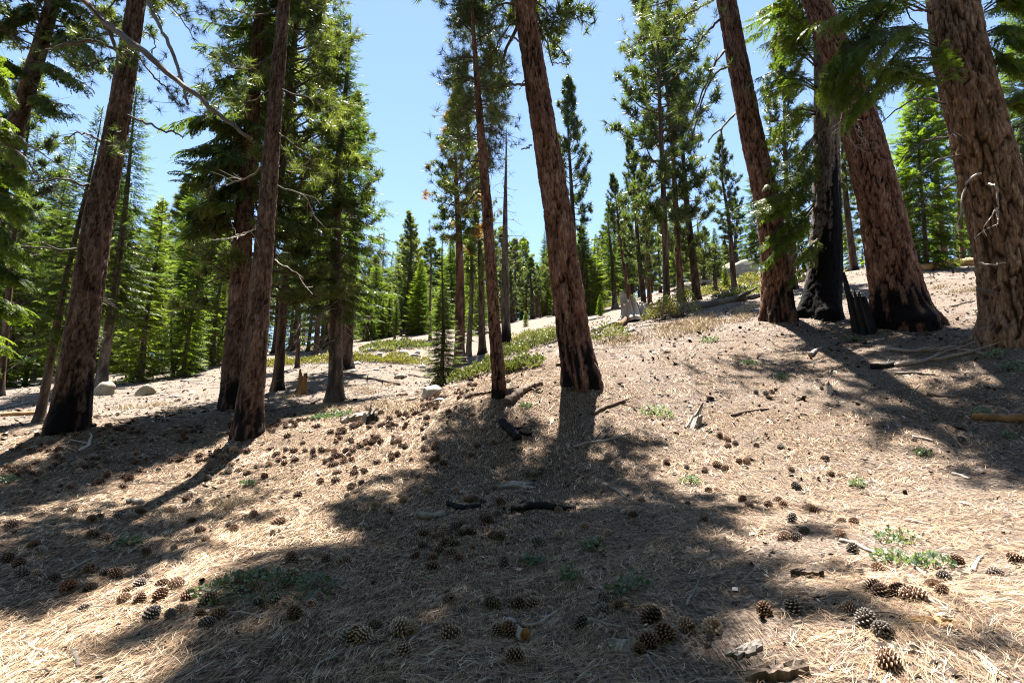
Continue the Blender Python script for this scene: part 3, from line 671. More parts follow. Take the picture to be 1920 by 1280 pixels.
# B: short spurs and bare side branches
limb('B', [(520, 165), (560, 180, -.2), (600, 190, -.2), (640, 205, 0)], 4, 1.6, 'limb', .4, twigs=9, tuft=3, ts=.19)
limb('B', [(515, 245), (550, 270, -.2), (580, 300, -.2), (590, 330, -.1)], 4, 1.5, 'limb', .45, twigs=8, tuft=2, ts=.18)
limb('B', [(540, 45), (580, 75, -.2), (620, 85, -.3), (655, 80, -.3)], 4, 1.6, 'limb', .4, twigs=10, tuft=3, ts=.19)
limb('B', [(525, 95), (490, 120, -.2), (450, 130, -.3), (405, 110, -.3)], 4, 1.6, 'limb', .4, twigs=11, tuft=3, ts=.19)
limb('B', [(505, 170), (470, 190, -.2), (430, 185, -.2), (390, 200, -.2)], 4, 1.6, 'limb', .4, twigs=11, tuft=3, ts=.19)
limb('B', [(530, 10), (480, 30, .2), (430, 20, .4), (380, 60, .5)], 4, 1.6, 'limb', .4, twigs=11, tuft=3, ts=.19)
limb('B', [(535, -20), (590, 10, .2), (620, 0, .4)], 4, 1.6, 'limb', .4, twigs=10, tuft=3, ts=.19)
limb('B', [(496, 340), (540, 355, .1), (575, 372, .2), (590, 410, .3)], 4, 1.5, 'dead_wood', .5, twigs=6)
limb('B', [(505, 300), (470, 330, .1), (430, 345, .2), (395, 350, .3)], 4, 1.5, 'dead_wood', .45, twigs=7)
limb('B', [(503, 400), (470, 432, -.1), (440, 442, -.1), (425, 468, -.1)], 3, 1, 'white_wood', .6, twigs=3)
limb('B', [(515, 488), (540, 502, -.1), (570, 520, -.1)], 3, 1.2, 'white_wood', .6, twigs=2)
limb('B', [(484, 422, -.2), (462, 438, -.3), (440, 443, -.3)], 3, 1.2, 'white_wood', .7, twigs=3)
# C: the broken stubs near the top
limb('C', [(1006, 50), (1022, 75, -.3), (1030, 95, -.4), (1036, 123, -.4)], 4, 3, 'dead_wood', .45, twigs=0)
limb('C', [(1034, 117, -.4), (1050, 120, -.4), (1064, 121, -.4)], 2.5, 1.4, 'dead_wood', .5, twigs=2, tl=(.05, .12))
limb('C', [(990, 160), (960, 159, -.2), (938, 158, -.3), (915, 168, -.4)], 6, 2.5, 'dead_wood', .45, twigs=5)
limb('C', [(985, 88, -.3), (965, 72, -.5), (940, 68, -.6)], 5, 2.5, 'dead_wood', .5, twigs=4)
limb('C', [(997, 272), (985, 278, -.2), (977, 282, -.2)], 3, 2.5, 'dead_wood', .45)
limb('C', [(985, 150), (978, 160, -.2), (972, 170, -.2)], 3, 1.5, 'rot_wood', .5)
limb('C', [(975, 30), (950, 55, -.2), (925, 95, -.3), (900, 130, -.2)], 5, 2, 'limb', .35, twigs=7, tuft=2, ts=.17)
limb('C', [(985, -5), (1015, 10, .1), (1035, 35, .2), (1048, 42, .2)], 4, 1.8, 'limb', .4, twigs=8, tuft=3, ts=.18, tl=(.15, .45))
limb('C', [(975, 5), (940, 10, .1), (905, 30, .2), (870, 25, .2)], 5, 2, 'limb', .4, twigs=12, tuft=3, ts=.18)
limb('C', [(968, -20), (920, -10, .2), (880, 5, .3), (835, 10, .3)], 5, 2, 'limb', .4, twigs=12, tuft=3, ts=.18)
# D: open crown of crooked limbs, tips browning
for q, (x, y, dx, dy, nn_, tf) in enumerate([(888, 60, -45, -25, 9, 3), (889, 80, 40, -30, 9, 3), (891, 110, -50, 5, 11, 2), (892, 125, 45, 15, 10, 2), (894, 150, -60, 0, 12, 2), (896, 165, 52, -5, 11, 2),
      (899, 185, -40, 25, 9, 2), (900, 190, 48, 28, 10, 2), (902, 215, -55, -8, 9, 1), (903, 235, 40, 18, 8, 1), (905, 255, -65, 10, 8, 2), (906, 265, 20, 45, 6, 0), (909, 290, -40, 28, 6, 1), (887, 45, 20, -40, 9, 3), (886, 40, -25, -45, 9, 3), (912, 330, -70, 55, 9, 1), (910, 355, -55, 60, 7, 0)]):
    for back in (0, 1, 2):
        f = (1.0, .75, .55)[back]; g = (rng.uniform(-.6, .6), rng.uniform(.8, 1.7), rng.uniform(1.2, 2.4))[back]; y2 = y + back * rng.uniform(-9, 9)
        limb('D', [(x, y2), (x + dx * .4 * f, y2 + dy * .25 - 4, g * .4), (x + dx * .75 * f, y2 + dy * .7 * f, g * .8), (x + dx * f, y2 + dy * f, g)], 3.4, 1.4, 'limb', .35, twigs=nn_ + 4 * (back > 0), tuft=max(tf, 3 if back and y < 290 else 0), ts=.17, tl=(.2, .55), nn=26)
# E: long hanging limbs to the left of the trunk
limb('E', [(1352, 35), (1325, 60, -.2), (1308, 85, -.3), (1292, 112, -.4)], 6, 3, 'limb', .45, twigs=10, tuft=3, ts=.24, tl=(.3, .8))
limb('E', [(1358, 95), (1340, 120, -.2), (1322, 160, -.3), (1305, 205, -.4), (1290, 255, -.4)], 6, 2.5, 'limb', .5, twigs=9, tuft=2, ts=.24, tl=(.3, .8))
limb('E', [(1364, 125), (1345, 135, -.2), (1325, 165, -.5), (1312, 205, -.7), (1296, 262, -.8)], 5, 2.5, 'limb', .5, twigs=10, tuft=2, ts=.24, tl=(.3, .8))
limb('E', [(1378, 213), (1355, 238, -.2), (1338, 252, -.3), (1327, 268, -.3)], 5, 3, 'dead_wood', .6, twigs=0)
limb('E', [(1352, 240, -.2), (1355, 270, -.2), (1354, 300, -.2), (1362, 345, -.2)], 4, 2, 'dead_wood', .6, twigs=2)
limb('E', [(1345, -5), (1320, 10, .2), (1285, 30, .3), (1260, 70, .4)], 5, 2, 'limb', .4, twigs=12, tuft=3, ts=.25, tl=(.3, .8))
limb('E', [(1340, -30), (1300, -20, .2), (1260, 0, .5), (1215, 15, .7)], 5, 2, 'limb', .4, twigs=12, tuft=3, ts=.25, tl=(.3, .8))
limb('E', [(1290, 75, -.3), (1250, 70, -.3), (1205, 72, -.3), (1182, 90, -.3)], 3, 1.5, 'limb', .4, twigs=12, tuft=2, ts=.22, tl=(.3, .8))
# F: drooping fir boughs at both sides
for pts, n, L in [([(1528, 300), (1500, 335, -.4), (1470, 360, -.9), (1430, 372, -1.2)], 7, .62), ([(1525, 340), (1495, 370, -.5), (1460, 390, -1), (1425, 405, -1.3)], 7, .62), ([(1525, 385), (1500, 415, -.5), (1475, 440, -.9), (1450, 470, -1.1)], 7, .6),
      ([(1530, 250), (1505, 280, -.4), (1480, 300, -.8), (1445, 312, -1.0)], 6, .6), ([(1535, 170), (1500, 150, -.4), (1460, 150, -.8), (1425, 165, -1.0)], 7, .62), ([(1535, 130), (1500, 100, -.3), (1470, 80, -.7), (1440, 95, -.9)], 7, .62),
      ([(1540, 90), (1580, 110, -.7), (1615, 140, -1.1), (1650, 175, -1.3)], 7, .62), ([(1535, 60), (1495, 40, -.3), (1470, 20, -.5), (1440, 35, -.6)], 7, .62), ([(1530, 210), (1500, 205, -.4), (1475, 220, -.7), (1450, 245, -.8)], 6, .55), ([(1540, 440), (1520, 462, -.5), (1500, 485, -.8)], 5, .5)]:
    bough('F', pts, 4, n, L, leaf='fir_light', twigs=5)
# G: a nearer spread of flat sprays hiding the upper trunk hangs from the old fir's left side
for pts, n, L in [([(1748, 60), (1700, 50, -.6), (1640, 60, -1.0), (1585, 95, -1.2), (1550, 130, -1.2)], 9, .5), ([(1750, 110), (1700, 110, -.6), (1650, 130, -1.1), (1600, 165, -1.3), (1565, 205, -1.3)], 9, .5), ([(1745, 25), (1690, 5, -.5), (1640, 10, -.9), (1590, 35, -1.1), (1545, 60, -1.2)], 9, .5),
      ([(1760, 150), (1725, 140, -.7), (1690, 120, -1.1), (1660, 110, -1.4)], 6, .46), ([(1755, 90), (1720, 80, -.9), (1690, 90, -1.3), (1660, 130, -1.6), (1640, 165, -1.7)], 8, .46), ([(1700, -20), (1650, 20, -.6), (1600, 60, -1.0), (1570, 100, -1.1), (1560, 150, -1.0)], 8, .5), ([(1660, 20, -.8), (1620, 80, -1.1), (1590, 130, -1.3), (1580, 185, -1.3)], 7, .5), ([(1760, 170), (1785, 125, -.95), (1770, 95, -1.1), (1745, 95, -1.2)], 5, .36),
      ([(1850, 60), (1885, 50, -.3), (1920, 55, -.4)], 5, .5), ([(1860, 90), (1890, 110, -.3), (1930, 125, -.4)], 6, .5), ([(1845, 20), (1880, 0, -.3), (1930, 10, -.4)], 6, .5), ([(1880, 200), (1905, 185, -.3), (1940, 190, -.4)], 5, .5)]:
    bough('H', pts, 4, n, L, leaf='fir_light', twigs=3)
# H: dead branches sticking out, some bleached
for pts, mt in [([(1772, 195), (1720, 185, -.4), (1670, 215, -.6), (1640, 245, -.7)], 'dead_wood'), ([(1778, 255), (1740, 262, -.4), (1700, 285, -.6), (1672, 330, -.7)], 'dead_wood'), ([(1800, 290), (1760, 300, -.4), (1720, 330, -.6), (1680, 380, -.8)], 'dead_wood'), ([(1795, 340), (1770, 355, -.4), (1735, 370, -.6), (1700, 400, -.7)], 'dead_wood'),
       ([(1835, 325, -.7), (1815, 340, -.9), (1805, 375, -1), (1795, 420, -1), (1790, 450, -1)], 'white_wood'), ([(1850, 345, -.8), (1868, 352, -1), (1870, 385, -1), (1855, 415, -1)], 'white_wood'), ([(1868, 390, -1), (1872, 410, -1), (1868, 425, -1)], 'white_wood'),
       ([(1815, 265, -.3), (1780, 250, -.5), (1720, 275, -.7), (1690, 310, -.8)], 'dead_wood'), ([(1765, 130), (1735, 140, -.4), (1695, 150, -.6), (1650, 145, -.7)], 'dead_wood'), ([(1880, 255), (1910, 235, -.3), (1940, 225, -.4)], 'dead_wood'), ([(1895, 275), (1915, 260, -.3), (1935, 250, -.3)], 'dead_wood'), ([(1830, 490, -.7), (1860, 497, -.9), (1885, 490, -.9)], 'white_wood'), ([(1840, 540, -.7), (1850, 548, -.9), (1862, 545, -.9)], 'dead_wood'), ([(1760, 15), (1725, 20, -.4), (1700, 15, -.5), (1712, 40, -.6), (1728, 60, -.6)], 'dead_wood')]:
    limb('H', pts, 4.5, 1.4, mt, .45 if mt == 'dead_wood' else .6, twigs=5 if mt == 'dead_wood' else 1, tl=(.2, .7), tw_r=.005)
for pts in [[(1575, 220, -1.2), (1590, 250, -1.2), (1605, 275, -1.2), (1625, 285, -1.2)], [(1590, 200, -1.2), (1610, 240, -1.2), (1625, 262, -1.2)], [(1605, 190, -1.2), (1600, 230, -1.2), (1620, 270, -1.2)], [(1580, 210, -1.2), (1575, 240, -1.2), (1590, 262, -1.2)]]:
    limb('G', pts, 1.6, .8, 'white_wood', .5, twigs=6, tl=(.2, .6), tw_r=.004)
# I: dark dead limbs and drooping sprays
for pts, n, L in [([(455, 260), (420, 270, -.3), (385, 275, -.5), (350, 285, -.6)], 8, .5), ([(455, 300), (420, 310, -.3), (380, 330, -.5), (345, 325, -.6)], 8, .5), ([(460, 340), (425, 350, -.3), (390, 375, -.5), (355, 395, -.6)], 8, .5), ([(455, 385), (420, 400, -.3), (395, 415, -.4), (365, 420, -.4)], 7, .5), ([(470, 230), (430, 235, -.2), (395, 225, -.4), (360, 240, -.5)], 8, .5), ([(470, 440), (515, 440, .3), (560, 430, .5), (600, 440, .6)], 8, .5), ([(478, 380), (520, 385, .3), (560, 390, .5), (590, 385, .6)], 8, .5), ([(455, 440), (425, 425, -.2), (390, 420, -.3), (350, 440, -.3)], 7, .45)]:
    bough('I', pts, 4, n, L, tm=FR_MID, twigs=6)
for pts in [[(430, 520), (400, 525, -.2), (370, 545, -.3), (345, 555, -.3)], [(440, 480), (405, 490, -.2), (380, 495, -.3)], [(428, 590), (418, 620, -.2), (415, 640, -.2)], [(425, 620, -.1), (410, 650, -.2), (412, 690, -.2)], [(450, 420), (400, 430, -.2), (360, 430, -.3), (330, 445, -.3)]]:
    limb('I', pts, 3.5, 1.2, 'dead_wood', .35, twigs=6)

# ------------------------------------------------------------------ fir at the left edge whose bright boughs hang into view
big_tree('T', 'fir_tree', [(-90, 850, 40), (-80, 640, 34), (-66, 400, 28), (-50, 200, 22), (-40, 0, 16)], 8.4, 14, 'fir_bark',
  'bright green fir boughs hanging in at the left edge', NEAR_FIR[0], 9.0, .4, 1.0, seed=15, flare=.2, deep=.015, res=.05)
for pts, n, L in [([(-70, 350), (-30, 365, -.3), (10, 380, -.4), (40, 400, -.4)], 8, .44), ([(-70, 400), (-30, 410, -.2), (5, 430, -.3), (30, 460, -.3)], 8, .44), ([(-75, 460), (-35, 475, -.3), (5, 500, -.4), (40, 520, -.4)], 8, .44), ([(-75, 310), (-40, 290, -.2), (0, 300, -.3), (25, 325, -.3)], 8, .42), ([(-68, 250), (-30, 240, -.1), (0, 225, -.1), (20, 240, -.1)], 7, .4), ([(-80, 540), (-40, 560, .1), (0, 575, .3), (35, 590, .5)], 7, .42), ([(-60, 170), (-30, 155, .1), (0, 145, .2), (15, 165, .2)], 7, .4), ([(-75, 425), (-40, 440, .2), (-5, 455, .3), (25, 480, .4)], 8, .42), ([(-75, 610), (-40, 620, .3), (0, 630, .5)], 7, .4), ([(-70, 370), (-40, 345, .4), (0, 335, .6), (35, 350, .7)], 8, .42)]:
    bough('T', pts, 4, n, L, leaf='fir_light')

# ------------------------------------------------------------------ the dark pine at the upper left with its long broken limb
big_tree('M', 'pine_tree', [(-112, 740, 52), (-60, 560, 46), (20, 270, 38), (75, 90, 32), (100, 0, 28)], 12.0, 17, 'pine_bark',
  'dark leaning pine at the upper left with a long broken limb', NEAR_PINE[1], 9.0, .8, 2.0, seed=16, flare=.2, deep=.02, res=.045)
limb('M', [(112, -48), (152, -6, -1.6), (200, 42, -2.6), (262, 92, -3.2), (330, 150, -3.5), (400, 205, -3.7), (468, 260, -3.8)], 15, 5, 'dead_wood', .55, twigs=0, part='broken_limb')
for pts, n, L in [([(80, 70), (110, 60, -.3), (150, 75, -.5), (180, 100, -.6)], 8, .5), ([(60, 120), (95, 130, -.3), (130, 150, -.5), (160, 165, -.6)], 8, .5), ([(55, 150), (30, 130, -.2), (10, 120, -.3)], 6, .5), ([(90, 20), (60, 10, -.2), (20, 30, -.3), (0, 60, -.3)], 8, .5), ([(95, 0), (130, 10, -.3), (160, 40, -.4)], 8, .5), ([(45, 190), (75, 190, -.3), (100, 210, -.4), (125, 215, -.4)], 7, .45)]:
    bough('M', pts, 3, n, L, tm=FR_MID, twigs=4)
for pts in [[(40, 205), (70, 185, -.2), (105, 190, -.3)], [(30, 250), (60, 275, -.2), (95, 300, -.3), (150, 330, -.4)], [(20, 275), (50, 300, -.2), (80, 340, -.3), (120, 380, -.4)]]:
    limb('M', pts, 4, 1.4, 'dead_wood', .45, twigs=7)

# ------------------------------------------------------------------ trees one can tell apart, nearest first
tree('fir', 72, 797, 190, 200, 13, 21, 'small leaning fir with thin grey trunk just left of the thick charred pine', sr=.95)
tree('pine_full', 468, 765, 585, -150, 13.6, 27, 'large pine with bright needle bursts rising behind the slender pine', sr=1.1, var=0)
tree('pine_full', 520, 735, 575, -160, 17, 20, 'tall full pine half hidden between the slender pine and conical fir', sr=.8, var=1)
for _lb in ('large pine with bright needle bursts rising behind the slender pine', 'tall full pine half hidden between the slender pine and conical fir'):
    for _t in [o for o in COL.objects if o.get('label') == _lb]:
        for _c in _t.children:
            if _c.name.startswith('crown'): _c.data = NEAR_PINE[0] if 'large' in _lb else NEAR_PINE[1]; _c.scale = (1.05, 1.05, 1.1)
tree('fir', 628, 752, 645, 25, 15, 30, 'dense conical fir with grey trunk left of the meadow', sr=1.2, var=0)
tree('fir_thin', 828, 727, 833, 428, 14.5, 9, 'thin young fir standing beside the white boulder', sr=1.1)
_sp = tree('fir_full', 829, 727, 831, 530, 14.6, 5, 'bushy dark fir sapling wrapped round the thin young fir', sr=1.45)
for _c in _sp.children:
    if _c.name.startswith('crown'): _c.data = _c.data.copy(); _c.data.materials[0] = M['fir']
tree('fir', 1930, 500, 1912, -60, 17, 26, 'fir showing green behind the huge old fir', sr=1.2)
tree('pine', 5, 700, 62, 120, 18, 18, 'reddish trunk leaning at the left edge behind the fir boughs')
tree('fir', 190, 714, 264, 165, 20, 23, 'tall pointed fir rising right behind the thick charred pine', sr=1.15)
tree('pine', 648, 692, 668, 180, 20.5, 26, 'pine trunk half hidden behind the conical fir', sr=.9)
tree('fir_full', 262, 720, 303, 370, 22, 14, 'fir with bare lower trunk behind the pale boulder', sr=1.1)
tree('pine', 557, 698, 568, 330, 22, 9, 'thin black stem standing behind the old brown stump', sr=.6)
tree('pine_full', 1487, 537, 1462, 60, 22, 15, 'pine showing between the reddish pine and the burnt fir', sr=.9)
tree('fir_thin', 324, 712, 316, 450, 24, 7, 'thin fir stem, one of a crossed pair in the left thicket')
tree('fir_full', 341, 715, 388, 410, 24, 9, 'bright young fir leaning away from its crossed neighbour')
tree('pine_full', 236, 712, 242, 575, 23, 4, 'little pine sapling between the two boulders on the left', sr=1.3)
tree('pine_brown', 862, 690, 857, 168, 23.5, 21, 'red-barked pine with browning crown left of the thin red pine', sr=1.0)
tree('pine_full', 1250, 565, 1228, -160, 24, 13, 'tall full pine whose crown leaves the top of the picture', sr=.85)
tree('fir_full', 1738, 505, 1716, 130, 24, 10, 'sunlit yellow-green fir between the two biggest right trunks', sr=1.5)
tree('pine', 905, 658, 893, 300, 26, 14, 'pine with blackened foot between the thin red pine and red-barked pine', sr=.8)
tree('fir_thin', 879, 660, 886, 400, 26, 11, 'grey bare-sided fir right of the red-barked pine')
tree('pine_tall', 1278, 564, 1242, 40, 26, 14, 'straight red pine above the reddening shrub', sr=.9)
tree('pine_full', 1308, 572, 1264, 140, 26.5, 17, 'grey-trunked pine right of the reddening shrub', sr=.85)
tree('pine_tall', 1772, 498, 1738, 150, 26, 14, 'pink-trunked pine standing behind the log on the right crest', sr=.8)
tree('pine_full', 1208, 568, 1178, 250, 27, 11, 'narrow dark pine straight behind the bleached stump', sr=.62)
tree('pine_tall', 1806, 498, 1786, 140, 28, 14, 'red pine trunk seen beside the huge old fir', sr=.8)
tree('pine', 1602, 514, 1562, 120, 28, 15, 'distant pine trunk between the burnt fir and massive red pine', sr=.8)
tree('pine_tall', 1182, 565, 1148, 330, 30, 9, 'leaning pink stem left of the bleached stump', sr=.7)
tree('pine', 1378, 553, 1350, 258, 32, 12, 'lone thin-crowned pine near the far rock outcrop', sr=.8)
tree('pine', 1080, 600, 1065, 148, 33, 13, 'pointed pine peeping out right of the middle leaning trunk', sr=.72)
tree('fir_thin', 806, 656, 806, 412, 33, 6, 'needle-thin fir spire left of the red-barked pine')
tree('pine_full', 772, 642, 768, 400, 42, 10, 'dark rounded pine rising above the central fir thicket', sr=1.1)
tree('pine_tall', 1218, 562, 1206, 300, 29, 9, 'short dark pine right behind the bleached stump', sr=.8)

# ------------------------------------------------------------------ thickets and woods behind: every tree its own, alike ones share a label
ORD = 'first second third fourth fifth sixth seventh eighth ninth tenth eleventh twelfth thirteenth fourteenth fifteenth sixteenth seventeenth eighteenth nineteenth twentieth'.split()
TENS = {20: 'twenty', 30: 'thirty', 40: 'forty', 50: 'fifty', 60: 'sixty', 70: 'seventy'}
def nth(i):
    if i < 20: return ORD[i]
    t, u = (i + 1) // 10 * 10, (i + 1) % 10
    return TENS[t] + '-' + ORD[u - 1] if u else TENS[t][:-1] + 'ieth'
def wood(n, pxr, Dr, topr, kinds, label, group, wr=(6, 12), sr=(1.0, 1.5), lean=20):
    for i in range(n):
        D = random.uniform(*Dr); x = pxr[0] + (pxr[1] - pxr[0]) * (i + random.uniform(.1, .9)) / n; ty = random.uniform(*topr)
        p = at(x, 650, D); z = Hs(p[0], D); r = ray(x, 650)
        # tip at that height in view, never a stunted or giant tree
        t = at(x, ty, D); h = min(max(t[2] - z, 2.0), 26)
        b = np.array([p[0], D, z]); o_kind = random.choice(kinds)
        tm, cm, z0, ph, pr = random.choice(PR[o_kind]); o = empty(NAME_OF[o_kind], b); tag(o, label.replace('@', nth(i)).replace('%', NAME_OF[o_kind].split('_')[0]), NAME_OF[o_kind].split('_')[0] + ' tree', group)
        s = random.uniform(*sr); k = stand(o, b, b + np.array([random.uniform(-.04, .04) * h, random.uniform(-.03, .03) * h, h]), None, s, ph)
        tr = link('trunk', tm, o); cr = link('crown', cm, o); cr.location = (0, 0, z0)
        f = random.uniform(*wr) * .5 * D / F_PX * slim(b) / (pr * k * s); tr.scale = (f, f, 1)
wood(12, (-60, 200), (22, 34), (230, 480), ['fir', 'fir_full', 'pine'], '%, @ tree from the left edge in the woods behind the charred pine', 'woods at the left')
wood(14, (180, 440), (27, 42), (300, 520), ['fir_full', 'fir', 'fir_thin', 'pine_full'], 'sunlit %, @ from the left in the thicket beyond the left boulders', 'left fir thicket')
wood(10, (200, 440), (24, 29), (570, 650), ['fir_full'], 'low bright % sapling, @ from the left along the left thicket edge', 'saplings of the left thicket', (2, 4), (1.2, 1.6))
wood(14, (470, 650), (28, 50), (350, 540), ['fir', 'fir_full', 'pine'], 'shaded %, @ from the left in the woods behind the conical fir', 'woods left of the meadow')
wood(12, (640, 800), (36, 44), (470, 575), ['fir_full', 'fir', 'fir_full'], 'green %, @ from the left in the dense thicket behind the meadow', 'meadow fir thicket', (4, 8), (1.2, 1.6))
wood(14, (640, 860), (48, 75), (430, 540), ['fir', 'pine', 'fir_full'], 'far %, @ from the left of those above the meadow thicket', 'far woods in the middle')
wood(16, (840, 1060), (34, 60), (400, 540), ['fir', 'pine_full', 'fir_full', 'pine'], 'far %, @ from the left between the red-barked pine and middle trunk', 'far woods up the hollow')
wood(10, (1080, 1180), (36, 60), (400, 520), ['fir_full', 'fir', 'pine_full'], 'small far %, @ from the left just right of the middle trunk', 'far woods beyond the stump')
wood(14, (1160, 1420), (34, 62), (360, 500), ['pine_full', 'pine', 'fir'], 'far %, @ from the left along the skyline behind the right slope', 'skyline trees')
wood(10, (1430, 1640), (30, 55), (280, 470), ['fir_full', 'pine_full', 'fir'], '%, @ from the left of those glimpsed among the four grouped trunks', 'trees behind the grouped trunks')
wood(10, (1640, 1930), (27, 48), (200, 440), ['fir_full', 'fir', 'pine_full'], '%, @ from the left beyond the crest log on the right', 'trees beyond the right crest', sr=(1.0, 1.4))

wood(18, (640, 900), (55, 85), (430, 520), ['fir_full', 'pine_full', 'fir_full'], 'hazy far %, @ from the left in the distant wall behind the meadow', 'distant tree wall left of the middle', (7, 12), (1.5, 2.1))
wood(18, (900, 1190), (52, 85), (420, 520), ['fir_full', 'pine_full', 'pine'], 'distant %, @ from the left in the wall about the middle trunk', 'distant tree wall about the middle', (7, 12), (1.4, 2.0))
wood(16, (1150, 1440), (45, 75), (380, 470), ['pine_full', 'pine_full', 'fir_full'], 'distant %, @ from the left in the tree wall right of the stump', 'distant tree wall right of the stump', (6, 11), (1.3, 1.8))
wood(14, (-80, 440), (45, 70), (330, 500), ['fir_full', 'fir_full', 'pine_full'], 'distant %, @ from the left in the wall behind the left thicket', 'distant tree wall at the left', (7, 12), (1.4, 1.9))

# unseen forest trees added behind and beside the viewpoint to darken the shade
for i in range(34):
    a = math.radians(100 + 160 * (i + .5) / 34 + random.uniform(-3, 3)); r = random.choice((6.5, 9, 12, 16)) + random.uniform(-1, 1); b = np.array([math.sin(a) * r, math.cos(a) * r - .5, 0]); b[2] = Hs(b[0], b[1])
    kd = random.choice(['pine_full', 'fir_full', 'pine_full']); tm, cm, z0, ph, pr = random.choice(PR[kd]); o = empty(NAME_OF[kd], b)
    tag(o, '%s added unseen behind the viewpoint to deepen the shade, %s from the right' % (NAME_OF[kd].split('_')[0], nth(i)), NAME_OF[kd].split('_')[0] + ' tree', 'forest behind the viewpoint')
    stand(o, b, b + np.array([0, 0, random.uniform(17, 24)]), None, 1.15, ph); link('trunk', tm, o); c = link('crown', cm, o); c.location = (0, 0, z0)

# ------------------------------------------------------------------ the grey snag
def snag():
    b = at(950, 667, 24); b[2] = Hs(b[0], b[1]); t = at(944, 238, 24); Ht = float(np.linalg.norm(t - b))
    o = empty('dead_tree', b); tag(o, 'bare grey dead tree with spiky branches beside the thin red pine', 'dead tree'); stand(o, b, t, 0.3, 1.0, Ht)
    link('trunk', plain_trunk(Ht, .21, M['fir_bark'], 77, 1.2), o)
    for i in range(46):
        z = Ht * (.34 + .64 * (i + .5) / 46); az = i * 2.4; L = (1.5 * (1 - (z / Ht)) + .25) * random.uniform(.6, 1.2)
        mb = MB(); dead_limb(mb, (0, 0, z), (math.cos(az), math.sin(az), .1), L, .016, 3, .5, -.06); link('branch', mb.mesh('branch', M['dead_wood']), o)
snag()

# thin dead twigs hanging on the lower trunks
def dead_skirt(bx, by, D, z0, z1, n, Lr, parent, c=.7, mat='dead_wood', r=.009):
    mb = MB()
    for i in range(n):
        z = random.uniform(z0, z1); az = random.uniform(0, 6.28)
        dead_limb(mb, (math.cos(az) * .1, math.sin(az) * .1, z), (math.cos(az), math.sin(az), -.25), random.uniform(*Lr), r, 4, c, -.3)
    b = at(bx, by, D); b[2] = Hs(b[0], b[1])
    o = link('dead_twigs', mb.mesh('dead_twigs', M[mat])); o.parent = parent; o['kind'] = 'stuff'
    o.matrix_parent_inverse = (Matrix.Translation(parent.location) @ parent.rotation_quaternion.to_matrix().to_4x4() @ Matrix.Diagonal((*parent.scale, 1))).inverted() if parent.rotation_mode == 'QUATERNION' else Matrix.Translation(parent.location).inverted()
    o.location = tuple(b); return o
_by = {o['label']: o for o in COL.objects if 'label' in o}
dead_skirt(628, 752, 15, 1.2, 4.2, 46, (.8, 1.7), _by['dense conical fir with grey trunk left of the meadow'])
dead_skirt(72, 797, 13, 1.0, 4.5, 18, (.6, 1.4), _by['small leaning fir with thin grey trunk just left of the thick charred pine'])
dead_skirt(557, 698, 22, 1.0, 5.0, 16, (.5, 1.2), _by['thin black stem standing behind the old brown stump'])
dead_skirt(879, 660, 26, 1.0, 7.0, 22, (.6, 1.4), _by['grey bare-sided fir right of the red-barked pine'])
dead_skirt(190, 714, 20, 2.0, 6.5, 18, (.6, 1.6), _by['tall pointed fir rising right behind the thick charred pine'])
dead_skirt(648, 692, 20.5, 2.0, 5.5, 22, (.8, 1.8), _by['pine trunk half hidden behind the conical fir'])

# ------------------------------------------------------------------ boulders and stones
def ico(sub):
    import bmesh
    bm = bmesh.new(); bmesh.ops.create_icosphere(bm, subdivisions=sub, radius=1.0)
    V = np.array([v.co[:] for v in bm.verts]); T = np.array([[v.index for v in f.verts] for f in bm.faces]); bm.free(); return V, T
ICO = {s: ico(s) for s in (2, 3, 4)}
def rock(px, py, w, h, label, mat='rock', dep=.8, sub=3, sink=.5, seed=None, group=None, name='boulder', ang=.35, p=None, cat=None):
    """px, py: middle of its foot; w, h in pixels"""
    p = gpx(px, py) if p is None else p; s = seed if seed is not None else random.randrange(999); k = depth_of(p) / F_PX; V, T = ICO[sub]; V = V.copy()
    W, Hh = w * k * .5, h * k
    V = V * (1 + .30 * fbm(V[:, 0] * 1.1, V[:, 1] * 1.1, V[:, 2] * 1.1, s, 2) + .10 * fbm(V[:, 0] * 3, V[:, 1] * 3, V[:, 2] * 3, s + 4, 3))[:, None]
    for q in range(7):
        n = unit(np.random.default_rng(s * 10 + q).normal(size=3) + np.array([0, 0, .35])); d = (V * n).sum(1); lim = .62 + .18 * ((q * 37 + s) % 10) / 10
        V -= np.clip(d - lim, 0, 9)[:, None] * n * .85
    V[:, 2] = (V[:, 2] - V[:, 2].min()) / (V[:, 2].max() - V[:, 2].min()); V[:, 0] /= np.abs(V[:, 0]).max(); V[:, 1] /= np.abs(V[:, 1]).max()
    V = V * np.array([W, W * dep, Hh * (1 + sink)]) - np.array([0, -W * dep * .6, Hh * sink]); V[:, 2] += .25 * V[:, 0] * math.sin(ang) * .3
    mb = MB(); mb.add(V, T); o = link(name, mb.mesh(name, M[mat], True), None, p); return tag(o, label, cat or 'rock', group)
rock(186, 741, 42, 30, 'lichen-pale boulder peeking out right of the charred pine foot', 'tan_rock', seed=5)
rock(268, 741, 40, 22, 'rounded pale boulder with dry twigs on top, left clearing', 'tan_rock', seed=8)
rock(806, 745, 42, 26, 'white weathered boulder at the foot of the thin young fir', seed=3, dep=1.0)
rock(772, 751, 26, 7, 'low flat stone left of the white weathered boulder', 'tan_rock', seed=6)
rock(826, 752, 36, 6, 'flat slab lying before the white weathered boulder', seed=61)
rock(968, 684, 34, 15, 'pale flat stone below the green shrub bank', seed=9)
rock(948, 692, 14, 11, 'small pale stone left of the flat stone under the shrub bank', seed=19)
rock(747, 710, 30, 10, 'wedge of tan rock lying by itself in the meadow', 'tan_rock', seed=12)
